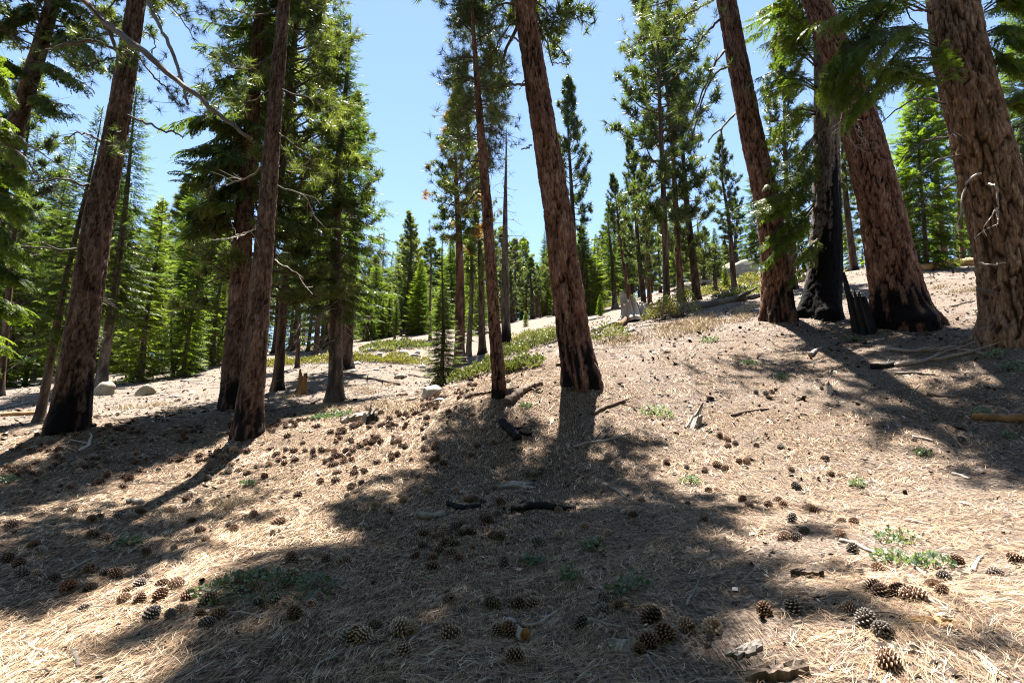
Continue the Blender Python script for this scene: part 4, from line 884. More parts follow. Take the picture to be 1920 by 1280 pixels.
_mx = [656, 690, 722, 754, 776, 711, 668, 702, 716, 732, 790, 704, 782, 660]; ORDER = [sorted(_mx).index(v) for v in _mx]
for i, (x, y, w, h) in enumerate([(656, 672, 14, 16), (690, 660, 26, 9), (722, 658, 30, 8), (754, 664, 26, 9), (776, 668, 22, 7), (711, 668, 12, 9), (668, 684, 20, 8), (702, 680, 12, 5), (716, 690, 14, 4), (732, 688, 9, 5), (790, 690, 18, 6), (704, 695, 16, 5), (782, 664, 12, 8), (660, 697, 16, 5)]):
    rock(x, y, w, h, 'white meadow stone, %s from the left of the scatter' % nth(ORDER[i]), seed=100 + i, group='white meadow stones', name='stone', sub=2)
for i, (x, y, w, h, lb) in enumerate([(1398, 520, 66, 40, 'large grey outcrop block on the far skyline'), (1365, 522, 40, 32, 'left block of the far skyline outcrop'), (1335, 532, 70, 22, 'low flat slab below the far skyline outcrop'), (1300, 545, 40, 18, 'grey slab among trunks left of the far outcrop'), (1508, 528, 40, 14, 'grey slab glimpsed behind the reddish grouped pine')]):
    rock(x, y, w, h, lb, 'tan_rock', seed=200 + i, name='rock_outcrop', sub=4)
rock(1182, 622, 26, 12, 'grey stone lying in front of the bleached stump', seed=40)
for i, (x, y, w, h) in enumerate([(300, 742, 14, 4), (325, 745, 20, 5), (200, 760, 12, 3), (370, 705, 24, 5), (345, 715, 16, 4)]):
    rock(x, y, w, h, 'small pale stone on the bare left clearing, %s from the left' % nth([1, 2, 0, 4, 3][i]), seed=300 + i, group='clearing stones', name='stone', sub=2)

# ------------------------------------------------------------------ stumps, logs, sticks
def jagged(px, py, w, h, prof, label, mat, hollow=.55, lean=(0, 0), name='tree_stump', flare=.35, seed=0, cat='stump', n=96, rows=16, vmul=1.0):
    """a broken stump: a thick shell whose rim height follows prof(angle)"""
    p = gpx(px, py); k = depth_of(p) / F_PX; r = w * k * .5; Hh = h * k; th = np.arange(n) * 2 * math.pi / n
    top = np.array([prof(t) for t in th]) * Hh * (1 + .2 * fbm(np.cos(th) * 6, np.sin(th) * 6, 0, seed, 3)); V = []
    f = np.linspace(0, 1, rows)
    for sgn in (0, 1):
        for q in (f if sgn == 0 else f[::-1]):
            z = -.15 + (top + .15) * q; rr = r * (1 + flare * np.exp(-np.clip(z, 0, 9) / (.22 * Hh)) * (.6 + .4 * np.cos(5 * th + seed)) + .20 * fbm(np.cos(th) * 4.5, np.sin(th) * 4.5, z * .9, seed + 3, 4) + .08 * fbm(np.cos(th) * 13, np.sin(th) * 13, z * .5, seed + 6, 2)) * (1 - .12 * q)
            if sgn: rr = rr * (hollow + .2 * (q - 1)) + 0
            V.append(np.stack([rr * np.cos(th) + lean[0] * z, rr * np.sin(th) + lean[1] * z, z], -1))
    V = np.array(V); m = len(V); c = np.clip(.55 + .35 * fbm(np.cos(th)[None] * 6 + 0 * V[..., 2], np.sin(th)[None] * 6, V[..., 2] * 1.5, seed + 7, 3) - .3 * (np.arange(m)[:, None] >= rows), 0, 1)
    i = np.arange(m - 1)[:, None] * n; j = np.arange(n)[None]; j2 = (j + 1) % n; Q = np.stack([i + j, i + j2, i + n + j2, i + n + j], -1).reshape(-1, 4)
    mb = MB(); mb.add(V.reshape(-1, 3), None, Q, c.ravel()); o = link(name, mb.mesh(name, M[mat], False), None, p); return tag(o, label, cat)
def peaks(*ps, base=.5):
    return lambda t: base + sum(a * math.exp(-((((t - c + PI) % (2 * PI)) - PI) / s) ** 2) for c, a, s in ps)
jagged(1197, 600, 48, 50, peaks((2.8, .5, .35), (4.2, .42, .33), (5.6, .12, .4), (1.5, .25, .5), base=.52), 'bleached jagged tree stump standing on the slope edge', 'white_wood', seed=4, lean=(-.22, 0), flare=.7)
jagged(1622, 622, 36, 104, peaks((2.9, .42, .3), (4.2, .06, .6), base=.6), 'black jagged burnt stump leaning against the massive red pine', 'char_wood', seed=6, lean=(-.14, 0), flare=.1)
jagged(566, 738, 16, 40, peaks((3.2, .25, .8), base=.8), 'old brown stump in the shade left of the conical fir', 'rot_wood', seed=8, flare=1.0)
def stick(pts, w, label, mat='dead_wood', c=.6, name='stick', group=None, w1=None, forks=0, k=7, wob=.12, lift=0.0, cat=None, jit=.006, fl=(.2, .45)):
    """a stick lying on the ground through the given pixels, width in pixels"""
    P = np.array([gpx(*q[:2]) for q in pts]); n = max(8, (9 if k >= 8 else 5) * len(P)); C = curve(P, n); dk = depth_of(P[0]) / F_PX
    r = np.linspace(w, w1 if w1 else w * .6, n) * .5 * dk; L = np.linalg.norm(P[-1] - P[0])
    C += np.cumsum(rng.normal(0, jit, (n, 3)), 0) * min(1, L); C[:, 2] = H(C[:, 0], C[:, 1]) + r * .7 + lift; o0 = C[0].copy(); mb = MB()
    cc = np.clip(c + .15 * fbm(np.linspace(0, 6, n), np.zeros(n) + rng.uniform(0, 50), 0, 5, 2), 0, 1)
    tube(mb, C - o0, r, k, cc, 0, True, wob)
    for f in range(forks):
        q = int(n * rng.uniform(.3, .85)); d = unit(C[q + 1 if q + 1 < n else q] - C[q - 1]); d = rot_z(d, rng.choice([-1, 1]) * rng.uniform(.4, .9)); l = L * rng.uniform(*fl)
        m = 6; B = C[q] + d * (np.linspace(0, l, m))[:, None] + np.cumsum(rng.normal(0, .01 * l, (m, 3)), 0); B[:, 2] = np.maximum(H(B[:, 0], B[:, 1]) + r[q] * .4, B[:, 2]); B[:, 2] += np.linspace(0, .15 * l * rng.uniform(0, 1), m)
        tube(mb, B - o0, np.linspace(r[q] * .7, r[q] * .25, m), 5, c, 0, True, .1)
    o = link(name, mb.mesh(name, M[mat]), None, o0); return tag(o, label, cat or name.replace('_', ' '), group)
def slab(px, py, wx, wy, label, mat='dead_wood', th=.02, ang=0.0, name='bark_piece', c=.5, group=None, seed=0):
    """a ragged curled flake of bark or split wood lying flat; wx, wy are its length and breadth in metres"""
    p = gpx(px, py); nx, ny = 14, 7; u, v = np.meshgrid(np.linspace(-1, 1, nx), np.linspace(-1, 1, ny)); r = np.random.default_rng(seed + 5)
    e = 1 - .55 * np.abs(fbm(u * 3.3 + seed, v * 3.3, 0, seed, 3)); X = u * wx * .5 * e; Y = v * wy * .5 * e * (1 - .75 * np.abs(u) ** 2.5 * (.5 + .5 * np.sin(seed * 3 + u * 2)))
    Z = -.10 * wy * v ** 2 + .03 * wx * u ** 2 * np.sign(np.sin(seed + 1)) + .16 * wy * fbm(u * 1.5, v * 6, 0, seed + 2, 3)
    ca, sa = math.cos(ang), math.sin(ang); X, Y = X * ca - Y * sa, X * sa + Y * ca; G = H(p[0] + X, p[1] + Y) - p[2]
    top = np.stack([X, Y, G + Z + th], -1).reshape(-1, 3); bot = top.copy(); bot[:, 2] -= th + .01
    i, j = np.meshgrid(np.arange(ny - 1), np.arange(nx - 1), indexing='ij'); k = (i * nx + j).ravel(); N0 = nx * ny
    Q = np.r_[np.c_[k, k + 1, k + nx + 1, k + nx], N0 + np.c_[k, k + nx, k + nx + 1, k + 1]]
    rim = np.r_[np.arange(nx), np.arange(1, ny) * nx + nx - 1, (ny - 1) * nx + np.arange(nx - 2, -1, -1), np.arange(ny - 2, 0, -1) * nx]; rn = np.roll(rim, -1)
    Q = np.r_[Q, np.c_[rim, rim + N0, rn + N0, rn]]
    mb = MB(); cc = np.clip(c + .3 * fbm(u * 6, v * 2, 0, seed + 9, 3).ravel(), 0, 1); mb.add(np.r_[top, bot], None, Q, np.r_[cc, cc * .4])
    o = link(name, mb.mesh(name, M[mat], False), None, p); return tag(o, label, name.replace('_', ' '), group)

# larger pieces, each with its own look
stick([(955, 1172), (985, 1203)], 20, 'short sawn log with orange cut end in the shaded foreground', 'dead_wood', .75, 'cut_log', w1=20, k=12, wob=.03, jit=.001, cat='log')
_cl = COL.objects['cut_log']; _e = gpx(985, 1203); _s = gpx(955, 1172); _r = 10 * depth_of(_s) / F_PX * 1.0
_mb = MB(); _d = unit(_e - _s); tube(_mb, np.array([_e - _d * .002, _e + _d * .004]) - _s + np.array([0, 0, _r * .7]), _r * .97, 12, .6, 0, True)
_o = link('cut_face', _mb.mesh('cut_face', M['cut_face']), _cl); _o.location = (0, 0, Hs(_s[0], _s[1]) + _r * .7 - _s[2] - _r * .7)
stick([(981, 1180), (1010, 1172), (1028, 1158), (1045, 1146)], 9, 'pale forked stick leaning on the sawn log', 'white_wood', .45, forks=1)
stick([(784, 970), (808, 974), (831, 969)], 15, 'short grey log lying in the middle shade', 'dead_wood', .7, 'log', w1=14, k=10)
stick([(960, 962), (1000, 955), (1045, 957), (1082, 958)], 17, 'long charred log in the middle of the shade', 'char_wood', .45, 'charred_log', w1=11, k=9, wob=.25, cat='log')
stick([(840, 950), (870, 953), (902, 952)], 12, 'smaller charred log left of the long charred one', 'char_wood', .4, 'charred_log', w1=9, k=8, wob=.25, cat='log')
slab(963, 912, .55, .14, 'split weathered board lying among shaded cones', 'dead_wood', .04, .1, 'split_board', .6, seed=3)
stick([(940, 796), (954, 808), (970, 823)], 14, 'burnt black log end on the slope below the thin red pine', 'char_wood', .4, 'charred_log', w1=15, k=9, wob=.3, forks=2, cat='log')
stick([(974, 812), (985, 815), (997, 816)], 9, 'small burnt chunk right of the burnt log end', 'char_wood', .35, 'charred_log', w1=8, k=8, wob=.3, cat='log')
stick([(952, 760), (970, 745), (992, 730), (1014, 722)], 17, 'rotting bark-covered log on the slope between two red pines', 'limb', .55, 'rotting_log', w1=9, k=10, wob=.35, cat='log')
stick([(872, 748), (892, 742), (908, 740), (921, 736)], 9, 'dark bark-covered branch left of the thin red pine foot', 'limb', .45, 'fallen_branch', w1=5, k=8, wob=.25, forks=1)
stick([(948, 735), (960, 730), (975, 725)], 5, 'short grey stick behind the rotting log', 'dead_wood', .5)
stick([(1109, 780), (1130, 768), (1150, 760), (1172, 753)], 8, 'dark crooked branch in the shadow of the middle trunk', 'limb', .4, 'fallen_branch', forks=1)
stick([(1075, 838), (1110, 830), (1150, 823), (1184, 812)], 6, 'long grey twig crossing the shaded slope', 'dead_wood', .75, forks=2)
stick([(1146, 917), (1160, 925), (1172, 935), (1184, 942)], 8, 'bent grey stick at the edge of the shade', 'dead_wood', .65)
stick([(1112, 622), (1140, 612), (1170, 603), (1215, 592)], 8, 'long weathered log lying before the bleached stump', 'dead_wood', .65, 'log', w1=6, k=8, forks=2)
stick([(1155, 618), (1175, 600), (1190, 588)], 10, 'dark rotten beam leaning on the bleached stump', 'rot_wood', .3, 'rotting_log', w1=12, k=8, wob=.2, lift=.1, cat='log')
stick([(1290, 584), (1330, 575), (1370, 567), (1400, 563)], 11, 'fallen grey log on the brow above the dry grass', 'dead_wood', .5, 'log', w1=14, k=9, forks=4)
stick([(1318, 555), (1350, 545), (1372, 540)], 7, 'thin log on the bare slope by the lone pine', 'dead_wood', .6, 'log', k=8)
stick([(1405, 562), (1430, 556), (1450, 550)], 11, 'broken log end just left of the reddish grouped pine', 'dead_wood', .5, 'log', k=8, wob=.3)
stick([(1722, 508), (1760, 502), (1795, 497), (1825, 494)], 15, 'fallen log along the right crest between the big trunks', 'rot_wood', .85, 'log', w1=20, k=10, wob=.2, forks=5, fl=(.05, .2))
stick([(1662, 656), (1700, 660), (1745, 658), (1801, 656), (1850, 664)], 8, 'long bleached branch lying before the massive red pine', 'white_wood', .5, 'fallen_branch', w1=3, forks=4)
stick([(1678, 688), (1720, 683), (1750, 676), (1800, 668), (1842, 659)], 9, 'lower bleached branch with burnt thick end near the old fir', 'white_wood', .45, 'fallen_branch', w1=6, forks=3)
stick([(1634, 692), (1655, 690), (1679, 687)], 12, 'burnt black branch butt below the bleached branches', 'char_wood', .3, 'charred_log', w1=10, cat='log')
stick([(1677, 702), (1710, 701), (1756, 704)], 6, 'thin grey branch parallel below the bleached ones', 'dead_wood', .7)
stick([(1520, 668), (1532, 660), (1542, 654)], 9, 'short grey stick below the burnt fir', 'dead_wood', .6)
jagged(1300, 797, 22, 42, peaks((1.2, .6, .6), base=.4), 'splintered pale wood chunk on the open slope', 'white_wood', seed=14, lean=(.5, .2), flare=.5, name='wood_chunk', cat='wood chunk', n=26)
jagged(1556, 735, 10, 20, peaks((1.2, .4, .8), base=.6), 'small bleached wood chunk standing on the right slope', 'white_wood', seed=15, flare=.6, name='wood_chunk', cat='wood chunk', n=20)
stick([(1372, 781), (1400, 774), (1439, 769)], 6, 'dark curved stick on the open slope below the grouped trunks', 'limb', .5)
stick([(1740, 742), (1765, 744), (1801, 746)], 9, 'short dark branch with mossy side before the old fir', 'limb', .5, 'fallen_branch')
stick([(1824, 786), (1860, 789), (1925, 792)], 13, 'brown rotten log entering from the right edge', 'rot_wood', .45, 'rotting_log', w1=15, k=9, wob=.3, cat='log')
stick([(1786, 576), (1805, 570), (1829, 564)], 5, 'slim grey stick on the far right slope behind the trunks', 'dead_wood', .7)
stick([(1711, 821), (1730, 824), (1750, 829)], 7, 'straight pale stick on the bright right slope', 'white_wood', .55)
stick([(1576, 1015), (1600, 1022), (1625, 1033), (1648, 1040)], 9, 'pale crooked stick left of the green ground plants', 'white_wood', .4, forks=1)
stick([(1704, 1053), (1720, 1066), (1741, 1083)], 8, 'grey stick running between the green ground plants', 'dead_wood', .8)
stick([(1718, 1050), (1735, 1060), (1752, 1072)], 5, 'thin second stick between the green ground plants', 'white_wood', .5)
stick([(1505, 1089), (1508, 1108), (1530, 1124), (1561, 1130)], 5, 'curved dark twig hooked beside a large cone', 'dead_wood', .55)
stick([(1287, 1138), (1300, 1110), (1321, 1074)], 5, 'straight twig pointing upslope at the shade edge', 'dead_wood', .8)
stick([(1824, 1220), (1838, 1238), (1860, 1258), (1888, 1278)], 9, 'pale forked branch in the bottom right corner', 'white_wood', .5, 'fallen_branch', forks=2)
stick([(1700, 976), (1720, 979), (1745, 985)], 7, 'stubby pale stick on the sunny right ground', 'white_wood', .4)
stick([(1786, 890), (1803, 893), (1820, 898)], 7, 'short bright stick far along the sunny right ground', 'white_wood', .6)
stick([(1824, 1071), (1833, 1060), (1842, 1047)], 9, 'short leaning stick near the right cone pair', 'dead_wood', .85)
stick([(1631, 1272), (1637, 1258), (1642, 1235)], 6, 'white twig touching the lowest large cone', 'white_wood', .7)
stick([(1681, 1150), (1740, 1150), (1797, 1156)], 4, 'thin twig above the orange rotten wood', 'dead_wood', .8)
slab(1746, 1170, .30, .09, 'orange-brown rotten wood piece at the lower right', 'rot_wood', .02, -.12, 'rotten_wood', .6, seed=11)
slab(1515, 1078, .20, .09, 'dark curled bark piece above the curved twig', 'limb', .04, -.3, seed=12)
slab(1400, 1225, .22, .08, 'grey wood flake lying in the shaded lower right', 'dead_wood', .02, .4, seed=13, c=.8)
slab(1690, 1214, .16, .09, 'pale bark flake left of the lowest large cone', 'white_wood', .015, -.5, seed=14, c=.5)
slab(1166, 1210, .17, .11, 'pale bark flake beside the clustered shaded cones', 'dead_wood', .02, -.2, seed=15, c=.85)
slab(1455, 1272, .32, .10, 'ragged brown bark at the bottom edge', 'limb', .04, .1, seed=16, c=.8)
slab(1338, 1047, .13, .05, 'tan bark chip at the right shade edge', 'dead_wood', .02, .5, seed=17, c=.8)
slab(1160, 1140, .14, .05, 'orange dry twig spray between the clustered cones', 'rot_wood', .02, -.2, 'dry_spray', .8, seed=18)
slab(668, 786, .62, .26, 'bleached rotten log half buried at the slope edge', 'white_wood', .08, .15, 'rotting_log', .45, seed=21)
jagged(690, 790, 22, 28, peaks((1.0, .5, 1.0), base=.5), 'pale burnt stump chunk beside the half buried log', 'white_wood', seed=22, flare=.2, name='wood_chunk', cat='wood chunk', n=26)
jagged(697, 791, 20, 17, peaks((1.0, .3, 1.0), base=.7), 'black charred chunk against the pale stump chunk', 'char_wood', seed=23, flare=.2, name='charred_chunk', cat='wood chunk', n=24)
stick([(150, 845), (165, 838), (171, 828), (170, 816)], 7, 'bleached antler-like stick at the foot of the charred pine', 'white_wood', .65, forks=1, fl=(.4, .5))
stick([(-10, 781), (30, 780), (86, 777)], 8, 'brown fallen log behind the leaning small fir', 'rot_wood', .5, 'log', w1=9, k=9)
stick([(10, 765), (50, 757), (90, 750)], 4, 'thin pale branch above the brown log', 'dead_wood', .8, forks=3)
stick([(643, 701), (680, 709), (715, 715), (750, 722)], 7, 'long dead branch lying across the meadow', 'dead_wood', .55, 'fallen_branch', w1=4, forks=5, fl=(.08, .2))
stick([(740, 702), (770, 704), (808, 709)], 4, 'dark stick beyond the wedge of tan rock', 'limb', .4)
stick([(127, 1073), (150, 1058), (180, 1042)], 6, 'straight grey stick in the left sunny litter', 'dead_wood', .75, forks=1)
stick([(311, 925), (335, 932), (353, 942), (342, 956)], 6, 'hooked dark twig left of the dry grass', 'limb', .7)
stick([(49, 1207), (70, 1216), (97, 1227)], 6, 'pale twig near the lower left corner', 'dead_wood', .9, forks=1)
stick([(429, 1151), (460, 1152), (495, 1159)], 7, 'grey stick pointing right from the left cone cluster', 'dead_wood', .85)
stick([(137, 1227), (143, 1238), (148, 1250)], 10, 'short thick stick near the lower left corner', 'dead_wood', .4)
stick([(585, 1270), (597, 1248), (620, 1232), (642, 1220)], 6, 'branching white twig in the lower shade', 'white_wood', .5, forks=3)
stick([(236, 944), (250, 943), (266, 946)], 11, 'thick grey stub in the left shadow', 'dead_wood', .6, w1=12)
stick([(767, 1202), (790, 1186), (812, 1172), (833, 1164)], 6, 'long pale twig beside the lower shaded cones', 'white_wood', .4, forks=1)
stick([(1082, 1272), (1110, 1256), (1157, 1240)], 6, 'long grey twig at the bottom middle', 'dead_wood', .9, forks=1)
stick([(1214, 1228), (1230, 1250), (1258, 1282)], 6, 'dark twig running off the bottom edge', 'dead_wood', .6)
stick([(1101, 1162), (1130, 1168), (1161, 1176)], 8, 'grey stick below the orange spray', 'dead_wood', .7)

# ------------------------------------------------------------------ small plants, grass and shrubs
def leafy(px, py, wm, dm, hm, n, ls, mat, label, name='low_plant', group=None, stems=10, cat=None, up=.5, p=None, round_=1.0, lw=.55):
    """a mound of small leaves on stems; sizes in metres"""
    p = gpx(px, py) if p is None else p; mb = MB(); r = np.sqrt(rng.uniform(0, 1, n)); a = rng.uniform(0, 2 * PI, n); X = r * np.cos(a) * wm * .5; Y = r * np.sin(a) * dm * .5
    lump = .65 + .5 * fbm(X / wm * 4, Y / dm * 4, 0, random.randrange(99), 2); top = hm * np.sqrt(np.clip(1 - r ** 2 * .85, 0, 1)) * np.clip(lump, .25, 1.3)
    Z = top * rng.uniform(.1, 1, n) ** (.5 / round_); G = H(p[0] + X, p[1] + Y) - p[2]; P = np.c_[X, Y, Z + G]
    d = unit(np.c_[X / wm, Y / dm, np.full(n, up)] + rng.normal(0, .5, (n, 3))); sd = unit(np.cross(d, rng.normal(size=(n, 3)))); l = ls * rng.uniform(.7, 1.25, n)[:, None]
    V = np.stack([P, P + d * l * .55 + sd * l * lw * .5, P + d * l, P + d * l * .55 - sd * l * lw * .5], 1).reshape(-1, 3); mb.add(V, None, np.arange(len(V)).reshape(-1, 4), .5, 0)
    for i in range(stems):
        q = rng.integers(0, n); e = P[q]; b = np.array([e[0] * .25, e[1] * .25, H(np.array([p[0] + e[0] * .25]), np.array([p[1] + e[1] * .25]))[0] - p[2]]); tube(mb, curve([b, (b + e) * .5 + rng.normal(0, .03 * wm, 3), e], 6), np.linspace(.004 + .006 * hm, .002, 6), 3, .4, 1, False)
    o = link(name, mb.mesh(name, [M[mat], M['limb']], False), None, p); return tag(o, label, cat or 'plant', group)
leafy(495, 1110, 1.05, .55, .17, 620, .036, 'herb', 'spreading blue-green plant among cones in the left shade', stems=30)
for x, y, w, lb in [(1685, 1016, .42, 'upper sunlit plant of the three on the right'), (1677, 1056, .34, 'lower left sunlit plant of the three on the right'), (1750, 1062, .34, 'lower right sunlit plant of the three'), (1180, 1106, .36, 'bluish plant above the clustered shaded cones'), (997, 1056, .22, 'small bluish plant in the middle shade'), (1112, 1030, .22, 'small bluish plant near the shade edge sticks'), (1068, 1088, .16, 'tiny bluish plant left of the larger one in shade'),
                    (243, 1020, .26, 'small bright plant above the left cone cluster'), (464, 910, .24, 'small bright plant above the dry grass'), (1609, 912, .2, 'small bright plant on the sunny right ground'), (1731, 854, .24, 'pale plant far along the sunny right ground'), (1295, 906, .3, 'pale plant at the tip of the big shade'), (1836, 778, .34, 'pale plant by the right edge log'), (1232, 776, .62, 'yellow-green patch right of the middle trunk'), (986, 764, .26, 'green tuft below the rotting log'), (1330, 640, .5, 'green tuft left of the reddish grouped pine'), (1407, 684, .4, 'green tuft below the reddish grouped pine'), (1464, 706, .4, 'green tuft among the slope sticks'), (12, 905, .3, 'pale plant at the left edge'), (1895, 820, .2, 'green sprig at the right edge'), (1600, 640, .5, 'green tuft at the foot of the burnt fir'), (1900, 690, .5, 'bluish plant under the old fir'), (1865, 665, .4, 'bluish plant at the end of the bleached branch')]:
    leafy(x, y, w * .8, w * .6, .08 + .08 * w, int(70 + 220 * w), .030 if w < .5 else .04, 'herb', lb, stems=10, lw=.75)
leafy(620, 782, .8, .6, .14, 500, .05, 'herb', 'grey-green mat at the foot of the conical fir', stems=8)['kind'] = 'stuff'
def grass(px, py, w, h, n, label, group=None, mat='straw', p=None, bw=.003):
    p = gpx(px, py) if p is None else p; X = rng.normal(0, w * .28, n); Y = rng.normal(0, w * .2, n); G = H(p[0] + X, p[1] + Y) - p[2]; l = h * rng.uniform(.45, 1.1, n)
    d = unit(np.c_[rng.normal(0, .55, n), rng.normal(0, .55, n), np.ones(n)]); b = np.c_[X, Y, G - .01]; sd = unit(np.cross(d, rng.normal(size=(n, 3)))) * bw
    md = b + d * l[:, None] * .55; tp = b + d * l[:, None] + np.c_[d[:, :2] * (l * .35)[:, None], -l * .18]
    V = np.stack([b - sd, b + sd, md + sd * .7, md - sd * .7, tp], 1).reshape(-1, 3); k = np.arange(n) * 5; mb = MB()
    mb.add(V, np.c_[k + 3, k + 2, k + 4], np.c_[k, k + 1, k + 2, k + 3], np.repeat(rng.uniform(0, 1, n), 5))
    o = link('grass_clump', mb.mesh('grass_clump', M[mat]), None, p); return tag(o, label, 'grass', group, 'stuff')
grass(440, 944, .42, .16, 260, 'dry grass clump standing among the left cones')
for i in range(20):
    x = random.uniform(1150, 1420); y = 640 - (x - 1150) * .21 + random.uniform(-12, 14)
    grass(x, y, .8, .24, 180, 'pale dry grass clump along the slope brow', 'brow grass', bw=.005)
for i, (x, y) in enumerate([(672, 732), (688, 738), (700, 760), (720, 765), (630, 770), (735, 722), (590, 765), (755, 770), (1245, 622), (1275, 618), (1580, 555), (1600, 560), (1760, 540), (1790, 548), (1820, 545), (1700, 545), (300, 760), (330, 770), (240, 765), (540, 745)]):
    grass(x, y, .7, .2, 200, 'thin dry grass tuft in the hollow and far slope', 'sparse grass tufts', bw=.004)

def shrub_row(pts, n, wr, hr, mat, label, group, name='shrub', ls=.07, nl=700):
    for i in range(n):
        t = (i + random.uniform(.2, .8)) / n * (len(pts) - 1); q = min(len(pts) - 2, int(t)); f = t - q; x = pts[q][0] * (1 - f) + pts[q + 1][0] * f; y = pts[q][1] * (1 - f) + pts[q + 1][1] * f + random.uniform(-3, 3)
        w = random.uniform(*wr); leafy(x, y, w, w * .8, random.uniform(*hr), nl, ls, mat, label + ', %s from the left' % nth(i), name, group, 14, 'shrub', .8)
shrub_row([(835, 722), (870, 712), (915, 698), (955, 695), (985, 688)], 6, (.6, .95), (.25, .42), 'shrub', 'green shrub of the low bank beside the thin red pine', 'green shrub bank')
shrub_row([(950, 672), (985, 655), (1020, 645), (1055, 640)], 7, (1.1, 1.6), (.5, .85), 'shrub', 'green shrub of the upper bank behind the middle trunk', 'upper green shrub bank', nl=1100)
shrub_row([(955, 640), (990, 632), (1040, 625)], 4, (1.1, 1.6), (.35, .6), 'manzanita', 'darker low shrub above the green bank', 'upper dark shrubs')
shrub_row([(640, 680), (680, 676), (730, 677), (785, 680)], 8, (1.1, 1.7), (.3, .5), 'manzanita', 'yellowish low shrub among the white meadow stones', 'meadow shrubs', ls=.09)
shrub_row([(500, 690), (545, 684), (600, 680), (640, 676)], 7, (1.2, 1.8), (.3, .45), 'manzanita', 'yellow-green low shrub behind the thin black stem', 'shade edge shrubs', ls=.09)
shrub_row([(700, 656), (740, 652), (790, 648)], 5, (1.6, 2.4), (.4, .6), 'shrub', 'pale green shrub behind the meadow stones', 'far meadow shrubs', ls=.12)
shrub_row([(1300, 560), (1340, 545), (1380, 535), (1425, 528)], 8, (2.2, 3.4), (.6, 1.0), 'manzanita', 'low olive shrub below the far outcrop', 'outcrop shrubs', ls=.14)
shrub_row([(1365, 556), (1400, 552), (1430, 548)], 4, (1.6, 2.2), (.4, .6), 'shrub', 'low green shrub left of the reddish grouped pine', 'brow shrubs', ls=.1)
shrub_row([(1150, 575), (1170, 568)], 3, (1.8, 2.4), (.7, 1.0), 'shrub', 'pale green shrub left behind the bleached stump', 'stump shrubs', ls=.1)
leafy(1238, 600, 1.3, 1.1, 1.0, 1100, .07, 'redshrub', 'reddening leggy shrub right beside the bleached stump', 'shrub', stems=40, cat='shrub', up=1)
leafy(1272, 596, 1.6, 1.3, 1.35, 1500, .07, 'manzanita', 'tall yellow-green shrub right of the reddening shrub', 'shrub', stems=40, cat='shrub', up=1)
def sapling(px, py, h, label, sr=1.8):
    p = gpx(px, py); tm, cm, z0, ph, pr = PR['fir_full'][0]; o = empty('fir_sapling', p); tag(o, label, 'sapling'); k = stand(o, p, p + np.array([0, 0, h]), None, sr, ph); link('trunk', tm, o); c = link('crown', cm, o); c.location = (0, 0, z0)
leafy(1141, 640, 1.05, .8, .5, 700, .06, 'shrub', 'bright green bush on the slope right of the middle trunk', 'shrub', stems=16, cat='shrub', up=.9)
sapling(986, 612, 1.0, 'yellow-green seedling beside the far log', 1.8)
sapling(1126, 592, 1.3, 'bright seedling in front of the grey far trunk', 1.6)
sapling(1362, 545, 2.0, 'small pine seedling near the lone thin-crowned pine', 1.3)

# ------------------------------------------------------------------ pine cones
def cone_mesh(seed, L=.125, W=.052, n=84, open_=1.0, mat='cone'):
    r = np.random.default_rng(seed); mb = MB(); V0, T0 = ICO[2]
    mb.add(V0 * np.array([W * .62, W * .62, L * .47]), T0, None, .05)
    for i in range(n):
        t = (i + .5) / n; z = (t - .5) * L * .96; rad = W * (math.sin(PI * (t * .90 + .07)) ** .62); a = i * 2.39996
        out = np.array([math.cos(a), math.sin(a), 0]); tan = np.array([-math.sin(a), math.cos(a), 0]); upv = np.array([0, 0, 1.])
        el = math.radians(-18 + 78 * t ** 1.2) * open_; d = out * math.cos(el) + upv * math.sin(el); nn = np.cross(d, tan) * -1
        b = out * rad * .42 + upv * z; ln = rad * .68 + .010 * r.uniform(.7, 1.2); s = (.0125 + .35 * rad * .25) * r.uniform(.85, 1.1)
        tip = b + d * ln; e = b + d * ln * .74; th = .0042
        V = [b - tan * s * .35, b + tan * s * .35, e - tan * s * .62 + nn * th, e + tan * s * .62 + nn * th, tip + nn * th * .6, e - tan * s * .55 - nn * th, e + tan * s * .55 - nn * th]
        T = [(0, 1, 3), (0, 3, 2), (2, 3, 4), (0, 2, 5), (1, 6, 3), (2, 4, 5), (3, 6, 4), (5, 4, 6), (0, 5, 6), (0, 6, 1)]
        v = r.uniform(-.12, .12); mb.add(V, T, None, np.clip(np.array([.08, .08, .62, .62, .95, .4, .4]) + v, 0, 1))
    return mb.mesh('pine_cone', M[mat], False)
CONES = [cone_mesh(1), cone_mesh(2, .135, .055, 90), cone_mesh(3, .115, .057, 80, .85), cone_mesh(4, .12, .047, 84, 1.15), cone_mesh(5, .105, .040, 76, .45), cone_mesh(6, .12, .052, 70, 1.0, 'cone_grey'), cone_mesh(7, .115, .048, 80, .7, 'cone_grey')]
